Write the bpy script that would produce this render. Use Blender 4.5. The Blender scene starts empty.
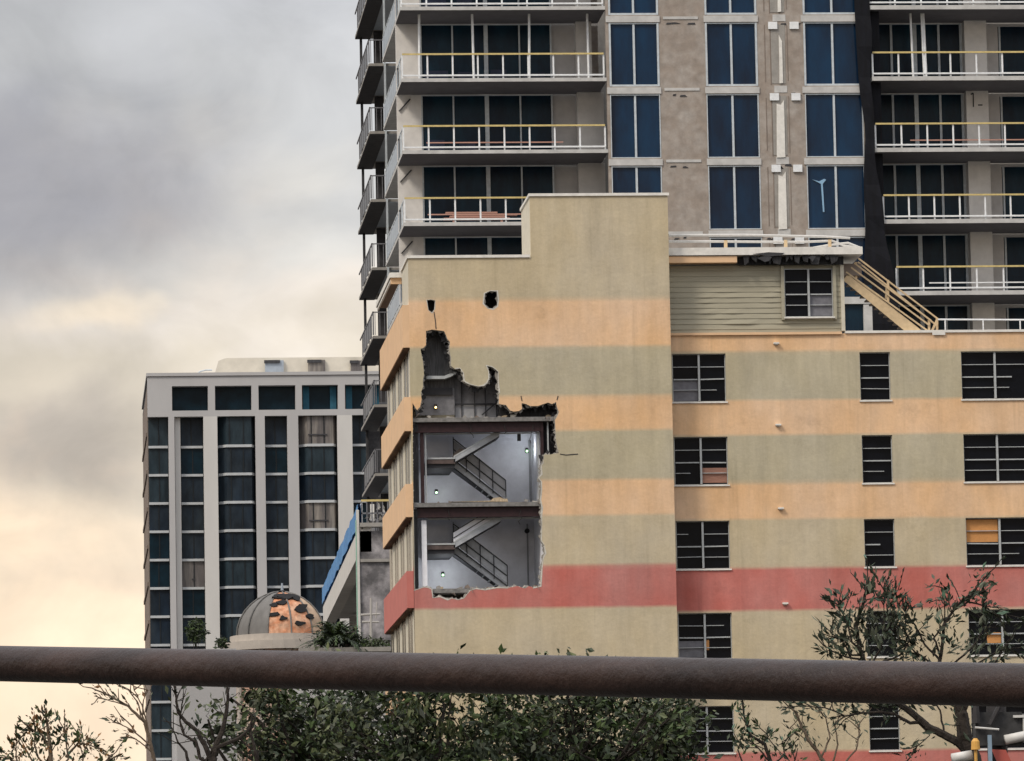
import bpy, math, random
from math import sin, cos, pi, radians
from mathutils import Vector, Matrix
from mathutils.geometry import tessellate_polygon
random.seed(7)
SC = bpy.context.scene
COL = SC.collection

# ------------------------------------------------------------------ camera
W, H, FPX = 1024, 761, 5300.0
TH, PH, RO = 0.08669522, 0.11473924, 0.019
EYE = Vector((0, 0, 1.7))
Fv = Vector((sin(TH)*cos(PH), cos(TH)*cos(PH), sin(PH)))
R0 = Vector((cos(TH), -sin(TH), 0)); U0 = R0.cross(Fv)
Rv = R0*cos(RO) - U0*sin(RO); Uv = U0*cos(RO) + R0*sin(RO)
cd = bpy.data.cameras.new('camera'); cam = bpy.data.objects.new('camera', cd); COL.objects.link(cam)
cd.sensor_width = 36; cd.lens = FPX*36/W; cd.clip_start = 0.5; cd.clip_end = 20000
M = Matrix((Rv, Uv, -Fv)).transposed().to_4x4(); M.translation = EYE
cam.matrix_world = M
SC.camera = cam

def at(px, py, Y):
    d = Fv*FPX + Rv*(px-W/2) - Uv*(py-H/2)
    return EYE + d*(Y/d.y)
def X(px, py, Y): return at(px, py, Y).x
def Z(px, py, Y): return at(px, py, Y).z

# ------------------------------------------------------------------ sky, sun, exposure
SUN_EL, SUN_AZ = 46, -130      # azimuth measured clockwise from +Y: the sun is behind the camera on the left
world = bpy.data.worlds.new("World"); SC.world = world; world.use_nodes = True
def build_world():
    nt = world.node_tree; n = nt.nodes; l = nt.links
    for a in list(n): n.remove(a)
    out = n.new('ShaderNodeOutputWorld')
    sky = n.new('ShaderNodeTexSky'); sky.sky_type = 'NISHITA'; sky.sun_disc = False
    sky.sun_elevation = radians(SUN_EL); sky.sun_rotation = radians(SUN_AZ); sky.dust_density = 3
    b1 = n.new('ShaderNodeBackground'); b1.inputs[1].default_value = 0.08
    l.new(sky.outputs[0], b1.inputs[0])
    tc = n.new('ShaderNodeTexCoord')
    sep = n.new('ShaderNodeSeparateXYZ'); l.new(tc.outputs['Generated'], sep.inputs[0])
    mp = n.new('ShaderNodeMapping'); mp.inputs['Scale'].default_value = (17, 17, 24)
    mp.inputs['Location'].default_value = (3.1, 0.4, 1.3)
    l.new(tc.outputs['Generated'], mp.inputs[0])
    ns = n.new('ShaderNodeTexNoise'); ns.inputs['Scale'].default_value = 1.0; ns.inputs['Detail'].default_value = 6
    ns.inputs['Roughness'].default_value = 0.5; ns.inputs['Distortion'].default_value = 0.25
    l.new(mp.outputs[0], ns.inputs['Vector'])
    # height + cloud noise drive the colour of the overcast
    def math_(op, a, b):
        m = n.new('ShaderNodeMath'); m.operation = op
        for i, v in enumerate((a, b)):
            if hasattr(v, 'is_output'): l.new(v, m.inputs[i])
            else: m.inputs[i].default_value = v
        return m.outputs[0]
    c0 = math_('SUBTRACT', ns.outputs[0], 0.5)
    h = math_('MULTIPLY', c0, 0.10)
    hz = math_('ADD', sep.outputs[2], h)
    rp = n.new('ShaderNodeValToRGB'); cr = rp.color_ramp
    l.new(math_('MULTIPLY', hz, 4.0), rp.inputs[0])
    st = [(0.0, (0.58, 0.465, 0.35)), (0.20, (0.68, 0.54, 0.40)), (0.31, (0.66, 0.53, 0.395)), (0.38, (0.46, 0.405, 0.33)), (0.44, (0.42, 0.375, 0.31)),
          (0.50, (0.49, 0.445, 0.395)), (0.56, (0.42, 0.405, 0.38)), (0.64, (0.36, 0.36, 0.36)), (0.76, (0.335, 0.338, 0.348)), (1.0, (0.36, 0.365, 0.38))]
    while len(cr.elements) < len(st): cr.elements.new(0.5)
    for e, (p, c) in zip(cr.elements, st): e.position = p; e.color = (*c, 1)
    # thin brighter streaks between the cloud banks
    ns2 = n.new('ShaderNodeTexNoise'); ns2.inputs['Scale'].default_value = 1.9; ns2.inputs['Detail'].default_value = 8
    ns2.inputs['Roughness'].default_value = 0.55; ns2.inputs['Distortion'].default_value = 0.5
    l.new(mp.outputs[0], ns2.inputs['Vector'])
    k = math_('ADD', math_('MULTIPLY', ns2.outputs[0], 0.7), 0.80)
    # the left of the view is darker, the right (thin cloud) paler
    kx = math_('ADD', math_('MULTIPLY', sep.outputs[0], 2.6), 0.99)
    kx = math_('MINIMUM', kx, 1.25); kx = math_('MAXIMUM', kx, 0.9)
    k = math_('MULTIPLY', k, kx)
    up = math_('MULTIPLY', math_('MAXIMUM', math_('SUBTRACT', sep.outputs[2], 0.24), 0.0), 2.2)
    k = math_('ADD', k, up)
    vm = n.new('ShaderNodeVectorMath'); vm.operation = 'SCALE'
    l.new(rp.outputs[0], vm.inputs[0]); l.new(k, vm.inputs['Scale'])
    # cloud banks: a dark slate one high on the left, a low grey one, a bright cream gap
    col = vm.outputs[0]
    nd = n.new('ShaderNodeTexNoise'); nd.inputs['Scale'].default_value = 28; nd.inputs['Detail'].default_value = 5; nd.inputs['Roughness'].default_value = 0.5
    l.new(tc.outputs['Generated'], nd.inputs['Vector'])
    dv = n.new('ShaderNodeVectorMath'); dv.operation = 'MULTIPLY_ADD'; l.new(nd.outputs['Color'], dv.inputs[0])
    dv.inputs[1].default_value = (0.05, 0, 0.03); l.new(tc.outputs['Generated'], dv.inputs[2])
    for (cx, cz, rx, rz, tint, amt) in ((0.002, 0.152, 0.042, 0.025, (0.60, 0.60, 0.66), 1.0), (0.050, 0.150, 0.022, 0.008, (0.85, 0.86, 0.88), 0.7), (-0.002, 0.103, 0.026, 0.011, (0.72, 0.72, 0.76), 1.0), (0.008, 0.1265, 0.016, 0.0055, (1.25, 1.18, 1.06), 1.0), (0.045, 0.118, 0.03, 0.012, (1.15, 1.15, 1.15), 1.0), (0.012, 0.078, 0.02, 0.005, (0.88, 0.88, 0.9), 0.7)):
        m_ = n.new('ShaderNodeMapping'); m_.inputs['Location'].default_value = (-(cx+0.025)/rx, 0, -(cz+0.015)/rz); m_.inputs['Scale'].default_value = (1/rx, 0, 1/rz)
        l.new(dv.outputs[0], m_.inputs[0])
        ln = n.new('ShaderNodeVectorMath'); ln.operation = 'LENGTH'; l.new(m_.outputs[0], ln.inputs[0])
        f_ = n.new('ShaderNodeMapRange'); f_.interpolation_type = 'SMOOTHERSTEP'; l.new(ln.outputs['Value'], f_.inputs[0])
        f_.inputs[1].default_value = 1.25; f_.inputs[2].default_value = 0.15; f_.inputs[3].default_value = 0; f_.inputs[4].default_value = amt
        mm = n.new('ShaderNodeMix'); mm.data_type = 'RGBA'; mm.blend_type = 'MULTIPLY'; l.new(f_.outputs[0], mm.inputs[0]); l.new(col, mm.inputs[6]); mm.inputs[7].default_value = (*tint, 1)
        col = mm.outputs[2]
    b2 = n.new('ShaderNodeBackground'); l.new(col, b2.inputs[0]); b2.inputs[1].default_value = 1.0
    mx = n.new('ShaderNodeMixShader'); mx.inputs[0].default_value = 0.94
    l.new(b1.outputs[0], mx.inputs[1]); l.new(b2.outputs[0], mx.inputs[2]); l.new(mx.outputs[0], out.inputs[0])
build_world()
sd = bpy.data.lights.new('sun', 'SUN'); sd.energy = 1.5; sd.angle = radians(14); sd.color = (1, 0.90, 0.76)
so = bpy.data.objects.new('sun', sd); COL.objects.link(so); so.location = (-40, -40, 60)
az, el = radians(SUN_AZ), radians(SUN_EL)
so.rotation_euler = Vector((sin(az)*cos(el), cos(az)*cos(el), sin(el))).to_track_quat('Z', 'Y').to_euler()
SC.view_settings.view_transform = 'Standard'; SC.view_settings.look = 'None'
SC.view_settings.exposure = 0.58; SC.view_settings.gamma = 1.0; SC.view_settings.use_curve_mapping = False
SC.render.engine = 'CYCLES'; SC.cycles.max_bounces = 6; SC.cycles.caustics_reflective = False

# ------------------------------------------------------------------ materials
MATS = {}
def mat(name, col, rough=0.8, var=0.0, scale=1.0, col2=None, stretch=(1, 1, 1), spec=0.3, metal=0.0, bump=0.0, bscale=8, emit=None, estr=1, thr=None, island=0.0):
    m = bpy.data.materials.new(name); m.use_nodes = True; nt = m.node_tree; n = nt.nodes; l = nt.links
    b = n['Principled BSDF']; b.inputs['Roughness'].default_value = rough
    b.inputs['Specular IOR Level'].default_value = spec; b.inputs['Metallic'].default_value = metal
    b.inputs['Base Color'].default_value = (*col, 1)
    geo = n.new('ShaderNodeNewGeometry')
    def noise(sc, detail=5, st=(1, 1, 1)):
        mp = n.new('ShaderNodeMapping'); mp.inputs['Scale'].default_value = st; l.new(geo.outputs['Position'], mp.inputs[0])
        t = n.new('ShaderNodeTexNoise'); t.inputs['Scale'].default_value = sc; t.inputs['Detail'].default_value = detail
        t.inputs['Roughness'].default_value = 0.62
        l.new(mp.outputs[0], t.inputs['Vector']); return t
    src = None
    if col2 is not None:
        t = noise(scale, 6, stretch); rp = n.new('ShaderNodeValToRGB')
        lo, hi = thr or (0.35, 0.65)
        rp.color_ramp.elements[0].position = lo; rp.color_ramp.elements[1].position = hi
        rp.color_ramp.elements[0].color = (*col, 1); rp.color_ramp.elements[1].color = (*col2, 1)
        l.new(t.outputs[0], rp.inputs[0]); src = rp.outputs[0]
    if var or island:
        hs = n.new('ShaderNodeHueSaturation')
        if src: l.new(src, hs.inputs['Color'])
        else: hs.inputs['Color'].default_value = (*col, 1)
        mr = n.new('ShaderNodeMapRange')
        if island:
            l.new(geo.outputs['Random Per Island'], mr.inputs[0])
            mr.inputs[3].default_value = 1-island; mr.inputs[4].default_value = 1+island
        else:
            t = noise(scale*2.3, 6, stretch); l.new(t.outputs[0], mr.inputs[0])
            mr.inputs[1].default_value = 0.3; mr.inputs[2].default_value = 0.7
            mr.inputs[3].default_value = 1-var; mr.inputs[4].default_value = 1+var
        l.new(mr.outputs[0], hs.inputs['Value']); src = hs.outputs[0]
    if src: l.new(src, b.inputs['Base Color'])
    if bump:
        t = noise(bscale, 6); bp = n.new('ShaderNodeBump'); bp.inputs['Strength'].default_value = bump; bp.inputs['Distance'].default_value = 0.02
        l.new(t.outputs[0], bp.inputs['Height']); l.new(bp.outputs[0], b.inputs['Normal'])
    if emit: b.inputs['Emission Color'].default_value = (*emit, 1); b.inputs['Emission Strength'].default_value = estr
    MATS[name] = m; return m

def banded(name, bands, zmax=32.0, wob=0.03):
    """Painted stucco: stripes of paint at real heights; streaks and patching with a shape of their own."""
    m = bpy.data.materials.new(name); m.use_nodes = True; nt = m.node_tree; n = nt.nodes; l = nt.links
    b = n['Principled BSDF']; b.inputs['Roughness'].default_value = 0.88; b.inputs['Specular IOR Level'].default_value = 0.15
    geo = n.new('ShaderNodeNewGeometry'); sep = n.new('ShaderNodeSeparateXYZ'); l.new(geo.outputs['Position'], sep.inputs[0])
    t = n.new('ShaderNodeTexNoise'); t.inputs['Scale'].default_value = 1.2; t.inputs['Detail'].default_value = 3; l.new(geo.outputs['Position'], t.inputs['Vector'])
    a = n.new('ShaderNodeMath'); a.operation = 'MULTIPLY_ADD'; l.new(t.outputs[0], a.inputs[0]); a.inputs[1].default_value = wob*2; a.inputs[2].default_value = -wob
    s = n.new('ShaderNodeMath'); s.operation = 'ADD'; l.new(a.outputs[0], s.inputs[0]); l.new(sep.outputs[2], s.inputs[1])
    d = n.new('ShaderNodeMath'); d.operation = 'DIVIDE'; l.new(s.outputs[0], d.inputs[0]); d.inputs[1].default_value = zmax
    rp = n.new('ShaderNodeValToRGB'); cr = rp.color_ramp; cr.interpolation = 'LINEAR'
    pts = []
    for i, (z0, c) in enumerate(bands):           # ascending z0
        if i: pts.append((z0-0.035, bands[i-1][1])); pts.append((z0+0.035, c))
        else: pts.append((0, c))
    while len(cr.elements) < len(pts): cr.elements.new(0.5)
    for e, (z, c) in zip(cr.elements, pts): e.position = max(0, z/zmax); e.color = (*c, 1)
    l.new(d.outputs[0], rp.inputs[0])
    def nz(sc, st, det=6, r=0.65):
        mp = n.new('ShaderNodeMapping'); mp.inputs['Scale'].default_value = st; l.new(geo.outputs['Position'], mp.inputs[0])
        q = n.new('ShaderNodeTexNoise'); q.inputs['Scale'].default_value = sc; q.inputs['Detail'].default_value = det; q.inputs['Roughness'].default_value = r
        l.new(mp.outputs[0], q.inputs['Vector']); return q
    n1 = nz(0.55, (1, 1, 1)); n2 = nz(1.6, (1.6, 1.6, 0.22)); n3 = nz(9, (1, 1, 1))
    def rng(q, lo, hi, f0=0.3, f1=0.7):
        r_ = n.new('ShaderNodeMapRange'); l.new(q.outputs[0], r_.inputs[0])
        r_.inputs[1].default_value = f0; r_.inputs[2].default_value = f1; r_.inputs[3].default_value = lo; r_.inputs[4].default_value = hi; return r_.outputs[0]
    m1 = n.new('ShaderNodeMath'); m1.operation = 'MULTIPLY'; l.new(rng(n1, 0.90, 1.09), m1.inputs[0]); l.new(rng(n2, 0.90, 1.07), m1.inputs[1])
    m2 = n.new('ShaderNodeMath'); m2.operation = 'MULTIPLY'; l.new(m1.outputs[0], m2.inputs[0]); l.new(rng(n3, 0.95, 1.05), m2.inputs[1])
    hs = n.new('ShaderNodeHueSaturation'); l.new(rp.outputs[0], hs.inputs['Color']); l.new(m2.outputs[0], hs.inputs['Value'])
    n4 = nz(0.35, (1, 1, 0.6), 3)
    l.new(rng(n4, 0.85, 1.12), hs.inputs['Saturation'])
    n6 = nz(1.0, (3.2, 3.2, 0.13), 5, 0.6); n7 = nz(0.8, (1, 1, 1), 8, 0.75)
    st1 = rng(n6, 1.0, 0.86, 0.58, 0.74); st2 = rng(n7, 1.0, 0.89, 0.59, 0.68)
    mq = n.new('ShaderNodeMath'); mq.operation = 'MULTIPLY'; l.new(st1, mq.inputs[0]); l.new(st2, mq.inputs[1])
    vs_ = n.new('ShaderNodeVectorMath'); vs_.operation = 'SCALE'; l.new(hs.outputs[0], vs_.inputs[0]); l.new(mq.outputs[0], vs_.inputs['Scale'])
    l.new(vs_.outputs[0], b.inputs['Base Color'])
    n5 = nz(3.0, (1, 1, 1)); bp = n.new('ShaderNodeBump'); bp.inputs['Strength'].default_value = 0.35; bp.inputs['Distance'].default_value = 0.05
    l.new(n5.outputs[0], bp.inputs['Height']); l.new(bp.outputs[0], b.inputs['Normal'])
    MATS[name] = m; return m

TAN = (0.52, 0.44, 0.305); TANG = (0.465, 0.415, 0.30); PEACH = (0.73, 0.49, 0.30); RED = (0.50, 0.165, 0.14)
YF, YW = 185.0, 186.0
def zf(py): return Z(560, py, YF)
def zw(py): return Z(780, py, YW)
banded('stair_block_paint', [(0, TAN), (zf(607.5), RED), (zf(566), TAN), (zf(516), PEACH), (zf(479), TANG), (zf(429.5), PEACH), (zf(396.5), TANG), (zf(347), PEACH), (zf(299), TAN)])
banded('wing_paint', [(0, TAN), (zw(800), PEACH), (zw(789), TAN), (zw(790), RED), (zw(752), TAN), (zw(611), RED), (zw(567), TAN), (zw(518), PEACH), (zw(482.5), TANG), (zw(434), PEACH), (zw(400.5), TANG), (zw(352), PEACH)])
mat('peach_paint', PEACH, 0.85, 0.08, 0.7); mat('red_paint', RED, 0.85, 0.08, 0.7); mat('cream_paint', (0.60, 0.56, 0.46), 0.8, 0.10, 1.5)
mat('siding_paint', (0.37, 0.345, 0.265), 0.8, 0.10, 0.9, stretch=(0.3, 1, 3), bump=0.5, bscale=2)
mat('white_cap', (0.72, 0.70, 0.66), 0.6, 0.12, 2.0)
mat('white_frame', (0.40, 0.42, 0.43), 0.5, 0.12, 3.0)
mat('alu_frame', (0.50, 0.55, 0.59), 0.4, 0.15, 2.0)
mat('dark_glass', (0.004, 0.005, 0.008), 0.2, 0.3, 0.8, spec=0.08)
mat('far_glass', (0.011, 0.020, 0.034), 0.3, 0.45, 0.35, spec=0.12, col2=(0.022, 0.030, 0.038), stretch=(1, 1, 0.5))
mat('far_glass_teal', (0.004, 0.016, 0.026), 0.3, 0.4, 0.3, spec=0.12)
mat('curtain_glass', (0.11, 0.10, 0.10), 0.4, 0.35, 0.5, col2=(0.22, 0.20, 0.18), stretch=(2, 1, 0.2), thr=(.45, .6))
mat('blue_glass', (0.006, 0.030, 0.072), 0.15, 0.2, 0.5, spec=0.2, col2=(0.006, 0.013, 0.030), stretch=(1.2, 1, 0.35), thr=(.38,.62), island=0.45); mat('teal_curtain', (0.02, 0.09, 0.14), 0.8, 0.2, 1); mat('spandrel_white', (0.46, 0.48, 0.50), 0.7, 0.1, 0.5)
mat('bay_glass', (0.006, 0.013, 0.026), 0.2, 0.3, 0.6, spec=0.12, col2=(0.007, 0.028, 0.048), stretch=(1.3, 1, .5)); mat('violet_reflection', (0.022, 0.030, 0.062), 0.3, 0.3, 1.0, spec=0.2); mat('far_mullion', (0.008, 0.011, 0.014), 0.6); mat('far_glass_light', (0.03, 0.046, 0.058), 0.3, 0.4, 0.5, spec=0.15, col2=(0.012, 0.022, 0.03), stretch=(1, 1, .3)); mat('pipe_cable', (0.02, 0.02, 0.02), 0.7); mat('ceiling_board', (0.5, 0.5, 0.5), 0.9, 0.2, 2)
mat('plywood', (0.55, 0.26, 0.09), 0.7, 0.1, 3); mat('pink_blind', (0.30, 0.16, 0.12), 0.8, 0.3, 5, stretch=(0.3, 1, 3)); mat('grey_screen', (0.16, 0.16, 0.18), 0.7, 0.2, 2)
mat('concrete', (0.30, 0.285, 0.265), 0.9, 0.16, 1.1, bump=0.4)
mat('bare_panel', (0.30, 0.255, 0.22), 0.92, 0.16, 1.3, col2=(0.38, 0.345, 0.315), thr=(0.4, 0.7), bump=0.5, bscale=4)
mat('slab_concrete', (0.50, 0.495, 0.485), 0.9, 0.15, 1.0, bump=0.2)
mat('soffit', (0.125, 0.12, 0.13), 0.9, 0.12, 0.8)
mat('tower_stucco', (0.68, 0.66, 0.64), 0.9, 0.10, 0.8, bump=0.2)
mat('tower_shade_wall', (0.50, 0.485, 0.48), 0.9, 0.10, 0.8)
mat('black_net', (0.004, 0.0045, 0.008), 0.85, 0.5, 1.2, stretch=(2, 1, 0.3), bump=0.6, bscale=3)
mat('dark_panel', (0.05, 0.05, 0.055), 0.8, 0.3, 1.5)
mat('rail_white', (0.75, 0.77, 0.79), 0.5, 0.1, 3); mat('rail_yellow', (0.58, 0.46, 0.20), 0.5, 0.15, 3); mat('rail_pink', (0.45, 0.25, 0.2), 0.6)
mat('rail_tan', (0.58, 0.44, 0.27), 0.6, 0.12, 3)
mat('rail_grey', (0.17, 0.17, 0.185), 0.6, 0.2, 3); mat('frosted_dark', (0.12, 0.13, 0.15), 0.5, 0.3, 1); mat('frosted', (0.33, 0.38, 0.44), 0.4, 0.15, 0.6)
mat('pale_stucco', (0.43, 0.425, 0.43), 0.9, 0.07, 0.12, stretch=(1, 1, 0.3))
mat('pale_stucco_warm', (0.56, 0.55, 0.535), 0.9, 0.07, 0.12, stretch=(1, 1, 0.3))
mat('penthouse_wall', (0.62, 0.58, 0.50), 0.9, 0.10, 0.3)
mat('brown_side', (0.21, 0.17, 0.145), 0.9, 0.25, 0.3)
mat('ribbed_board', (0.10, 0.10, 0.105), 0.9, 0.55, 3.5, stretch=(4, 1, 0.3), bump=0.8, bscale=5); mat('slab_dark', (0.19, 0.185, 0.18), 0.9, 0.35, 3); mat('steel_maroon', (0.028, 0.012, 0.014), 0.6, 0.4, 3)
mat('black_felt', (0.035, 0.035, 0.038), 0.9, 0.5, 3.5, stretch=(3, 1, 0.4), bump=0.8, bscale=5)
mat('gypsum', (0.78, 0.79, 0.84), 0.9, 0.10, 0.9, bump=0.2)
mat('gypsum_dark', (0.32, 0.325, 0.345), 0.9, 0.15, 1.2)
mat('stud_panel', (0.20, 0.20, 0.215), 0.9, 0.25, 2)
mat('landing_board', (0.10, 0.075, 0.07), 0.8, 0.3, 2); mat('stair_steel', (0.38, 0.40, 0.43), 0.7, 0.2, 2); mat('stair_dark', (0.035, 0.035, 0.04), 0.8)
mat('lamp_glow', (1, 1, 1), 0.5, emit=(0.5, 1, 0.5), estr=3); mat('lamp_glow_warm', (1, 1, 1), 0.5, emit=(1, 0.62, 0.2), estr=3)
mat('broken_stucco', (0.55, 0.53, 0.48), 0.95, 0.2, 4, bump=0.8)
mat('debris', (0.45, 0.36, 0.25), 0.95, 0.4, 6)
mat('roof_membrane', (0.35, 0.35, 0.34), 0.9, 0.1, 1)
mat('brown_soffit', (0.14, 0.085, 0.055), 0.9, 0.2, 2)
mat('pipe_rust', (0.040, 0.023, 0.019), 0.42, 0.28, 5, col2=(0.018, 0.011, 0.010), stretch=(0.3, 0.3, 1.4), thr=(.4, .66), spec=0.32, bump=0.4, bscale=22)
mat('paint_chip', (0.6, 0.55, 0.5), 0.7)
mat('dome_lead', (0.15, 0.145, 0.14), 0.7, 0.2, 0.8, stretch=(1, 1, 0.25)); mat('dome_copper', (0.50, 0.21, 0.11), 0.8, 0.35, 1.6, col2=(0.60, 0.36, 0.24), thr=(.4, .6))
mat('dome_tan', (0.46, 0.33, 0.23), 0.8, 0.2, 1.2); mat('dome_hole', (0.02, 0.02, 0.022), 0.9)
mat('dome_cornice', (0.42, 0.38, 0.34), 0.8, 0.1, 1); mat('dome_wall', (0.45, 0.24, 0.17), 0.85, 0.2, 0.8, col2=(0.5, 0.42, 0.36))
mat('tarp_pale', (0.25, 0.42, 0.6), 0.6); mat('tarp_blue', (0.03, 0.15, 0.42), 0.6, 0.3, 3, col2=(0.10, 0.32, 0.60), stretch=(2, 2, 1))
mat('podium_white', (0.58, 0.56, 0.53), 0.85, 0.12, 0.8); mat('podium_grey', (0.12, 0.115, 0.12), 0.9, 0.3, 1.1, col2=(0.36, 0.34, 0.35), thr=(0.42, 0.66), bump=0.6)
mat('green_edge', (0.25, 0.45, 0.35), 0.5)
mat('bark', (0.030, 0.024, 0.020), 0.95, 0.3, 12, bump=0.8, bscale=30); mat('bark_light', (0.12, 0.09, 0.065), 0.95, 0.3, 12)
mat('dead_wood', (0.42, 0.40, 0.38), 0.9)
mat('leaf_green', (0.042, 0.065, 0.022), 0.6, spec=0.25, island=0.75); mat('leaf_olive', (0.085, 0.10, 0.045), 0.6, spec=0.35, island=0.6)
mat('leaf_dark', (0.030, 0.042, 0.024), 0.6, spec=0.35, island=0.6); mat('leaf_grey', (0.085, 0.095, 0.065), 0.6, island=0.5)
mat('leaf_rust', (0.17, 0.085, 0.03), 0.7, island=0.6); mat('leaf_teal', (0.06, 0.11, 0.075), 0.6, island=0.5)
mat('pole_dark', (0.03, 0.028, 0.03), 0.7, 0.3, 3); mat('tube_white', (0.55, 0.54, 0.52), 0.5, 0.1, 3); mat('amber', (0.60, 0.33, 0.08), 0.5, 0.1, 5)
mat('pole_blue', (0.22, 0.30, 0.38), 0.5, 0.1, 4); mat('box_grey', (0.035, 0.035, 0.036), 0.7, 0.4, 4); mat('sign_red', (0.40, 0.09, 0.07), 0.6)
mat('asphalt', (0.05, 0.05, 0.052), 0.9, 0.2, 0.6, bump=0.3); mat('paving', (0.30, 0.29, 0.27), 0.9, 0.15, 0.5); mat('gravel_ground', (0.05, 0.047, 0.043), 0.95, 0.3, 0.3)
mat('line_paint', (0.7, 0.7, 0.68), 0.7, 0.1, 4)

# ------------------------------------------------------------------ mesh builder
class MB:
    def __init__(s): s.v = []; s.f = []; s.m = []
    def add(s, vs, fs, mi=0):
        b = len(s.v); s.v += [tuple(v) for v in vs]; s.f += [tuple(i+b for i in f) for f in fs]; s.m += [mi]*len(fs); return s
    def box(s, x0, x1, y0, y1, z0, z1, mi=0):
        if x1 < x0: x0, x1 = x1, x0
        if y1 < y0: y0, y1 = y1, y0
        if z1 < z0: z0, z1 = z1, z0
        vs = [(x, y, z) for z in (z0, z1) for y in (y0, y1) for x in (x0, x1)]
        return s.add(vs, [(0, 2, 3, 1), (4, 5, 7, 6), (0, 1, 5, 4), (2, 6, 7, 3), (0, 4, 6, 2), (1, 3, 7, 5)], mi)
    def prism(s, pts, y0, y1, mi=0):          # outline in (x,z), extruded along y
        n = len(pts); vs = [(x, y0, z) for x, z in pts]+[(x, y1, z) for x, z in pts]
        tri = tessellate_polygon([[Vector((x, z, 0)) for x, z in pts]])
        fs = [tuple(t) for t in tri]+[tuple(i+n for i in reversed(t)) for t in tri]+[(i, i+n, (i+1) % n+n, (i+1) % n) for i in range(n)]
        return s.add(vs, fs, mi)
    def column(s, pts, z0, z1, mi=0):         # outline in (x,y), extruded along z
        n = len(pts); vs = [(x, y, z0) for x, y in pts]+[(x, y, z1) for x, y in pts]
        tri = tessellate_polygon([[Vector((x, y, 0)) for x, y in pts]])
        fs = [tuple(t) for t in tri]+[tuple(i+n for i in reversed(t)) for t in tri]+[(i, i+n, (i+1) % n+n, (i+1) % n) for i in range(n)]
        return s.add(vs, fs, mi)
    def bar(s, p, q, r, r2=None, n=6, mi=0):
        p = Vector(p); q = Vector(q); r2 = r if r2 is None else r2
        d = (q-p); 
        if d.length < 1e-6: return s
        d.normalize(); a = d.orthogonal().normalized(); b = d.cross(a)
        vs = [p+(a*cos(2*pi*i/n)+b*sin(2*pi*i/n))*r for i in range(n)]+[q+(a*cos(2*pi*i/n)+b*sin(2*pi*i/n))*r2 for i in range(n)]
        return s.add(vs, [(i, (i+1) % n, (i+1) % n+n, i+n) for i in range(n)]+[tuple(reversed(range(n))), tuple(range(n, 2*n))], mi)
    def path(s, pts, rs, n=6, mi=0):          # continuous tapered tube
        pts = [Vector(p) for p in pts]; b0 = len(s.v); k = len(pts)
        for i, p in enumerate(pts):
            d = (pts[min(i+1, k-1)]-pts[max(i-1, 0)]).normalized(); a = d.cross(Vector((0.13, 0.97, 0.2))).normalized(); b = d.cross(a)
            s.v += [tuple(p+(a*cos(2*pi*j/n)+b*sin(2*pi*j/n))*rs[i]) for j in range(n)]
        for i in range(k-1):
            for j in range(n):
                s.f.append((b0+i*n+j, b0+i*n+(j+1) % n, b0+(i+1)*n+(j+1) % n, b0+(i+1)*n+j)); s.m.append(mi)
        s.f.append(tuple(b0+j for j in reversed(range(n)))); s.f.append(tuple(b0+(k-1)*n+j for j in range(n))); s.m += [mi, mi]
        return s
    def beam(s, p, q, w, h, mi=0):            # rectangular bar, h measured upright
        p = Vector(p); q = Vector(q); d = (q-p).normalized(); a = d.cross(Vector((0, 0, 1)))
        a = a.normalized() if a.length > 1e-4 else Vector((1, 0, 0)); b = a.cross(d).normalized()
        vs = [c+a*i*w/2+b*j*h/2 for c in (p, q) for j in (-1, 1) for i in (-1, 1)]
        return s.add(vs, [(0, 1, 3, 2), (4, 6, 7, 5), (0, 4, 5, 1), (2, 3, 7, 6), (0, 2, 6, 4), (1, 5, 7, 3)], mi)
    def build(s, name, mats, parent=None, label=None, smooth=False):
        if not isinstance(mats, (list, tuple)): mats = [mats]
        off = Vector((0, 0, 0)); r = parent
        while r is not None: off = off+r.location; r = r.parent
        me = bpy.data.meshes.new(name); me.from_pydata([tuple(Vector(v)-off) for v in s.v], [], s.f)
        for m_ in mats: me.materials.append(MATS[m_])
        me.polygons.foreach_set('material_index', s.m)
        if smooth: me.polygons.foreach_set('use_smooth', [True]*len(me.polygons))
        me.validate(); me.update()
        o = bpy.data.objects.new(name, me); COL.objects.link(o); o.parent = parent
        if label: o['label'] = label
        return o
def thing(name, label, cat, loc, group=None):
    o = bpy.data.objects.new(name, None); COL.objects.link(o); o.location = loc; o.empty_display_size = 0.5
    o['label'] = label; o['category'] = cat
    if group: o['group'] = group
    return o
def tag(o, label, cat, group=None):
    o['label'] = label; o['category'] = cat
    if group: o['group'] = group
    return o
def wall_holes(outer, holes, y0, y1, mb=None, mi=0, rim=None):
    """wall in the xz plane with real openings, thickness y0..y1"""
    mb = mb or MB(); loops = [outer]+holes; flat = [p for l in loops for p in l]; n = len(flat)
    tri = tessellate_polygon([[Vector((x, z, 0)) for x, z in l] for l in loops])
    vs = [(x, y0, z) for x, z in flat]+[(x, y1, z) for x, z in flat]
    mb.add(vs, [tuple(t) for t in tri]+[tuple(i+n for i in reversed(t)) for t in tri], mi)
    b = 0
    for li, l in enumerate(loops):
        k = len(l)
        mb.add([(x, y0, z) for x, z in l]+[(x, y1, z) for x, z in l], [(i, i+k, (i+1) % k+k, (i+1) % k) for i in range(k)], mi if (li == 0 or rim is None) else rim)
        b += k
    return mb
def rect(x0, x1, z0, z1): return [(x0, z0), (x1, z0), (x1, z1), (x0, z1)]

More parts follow.
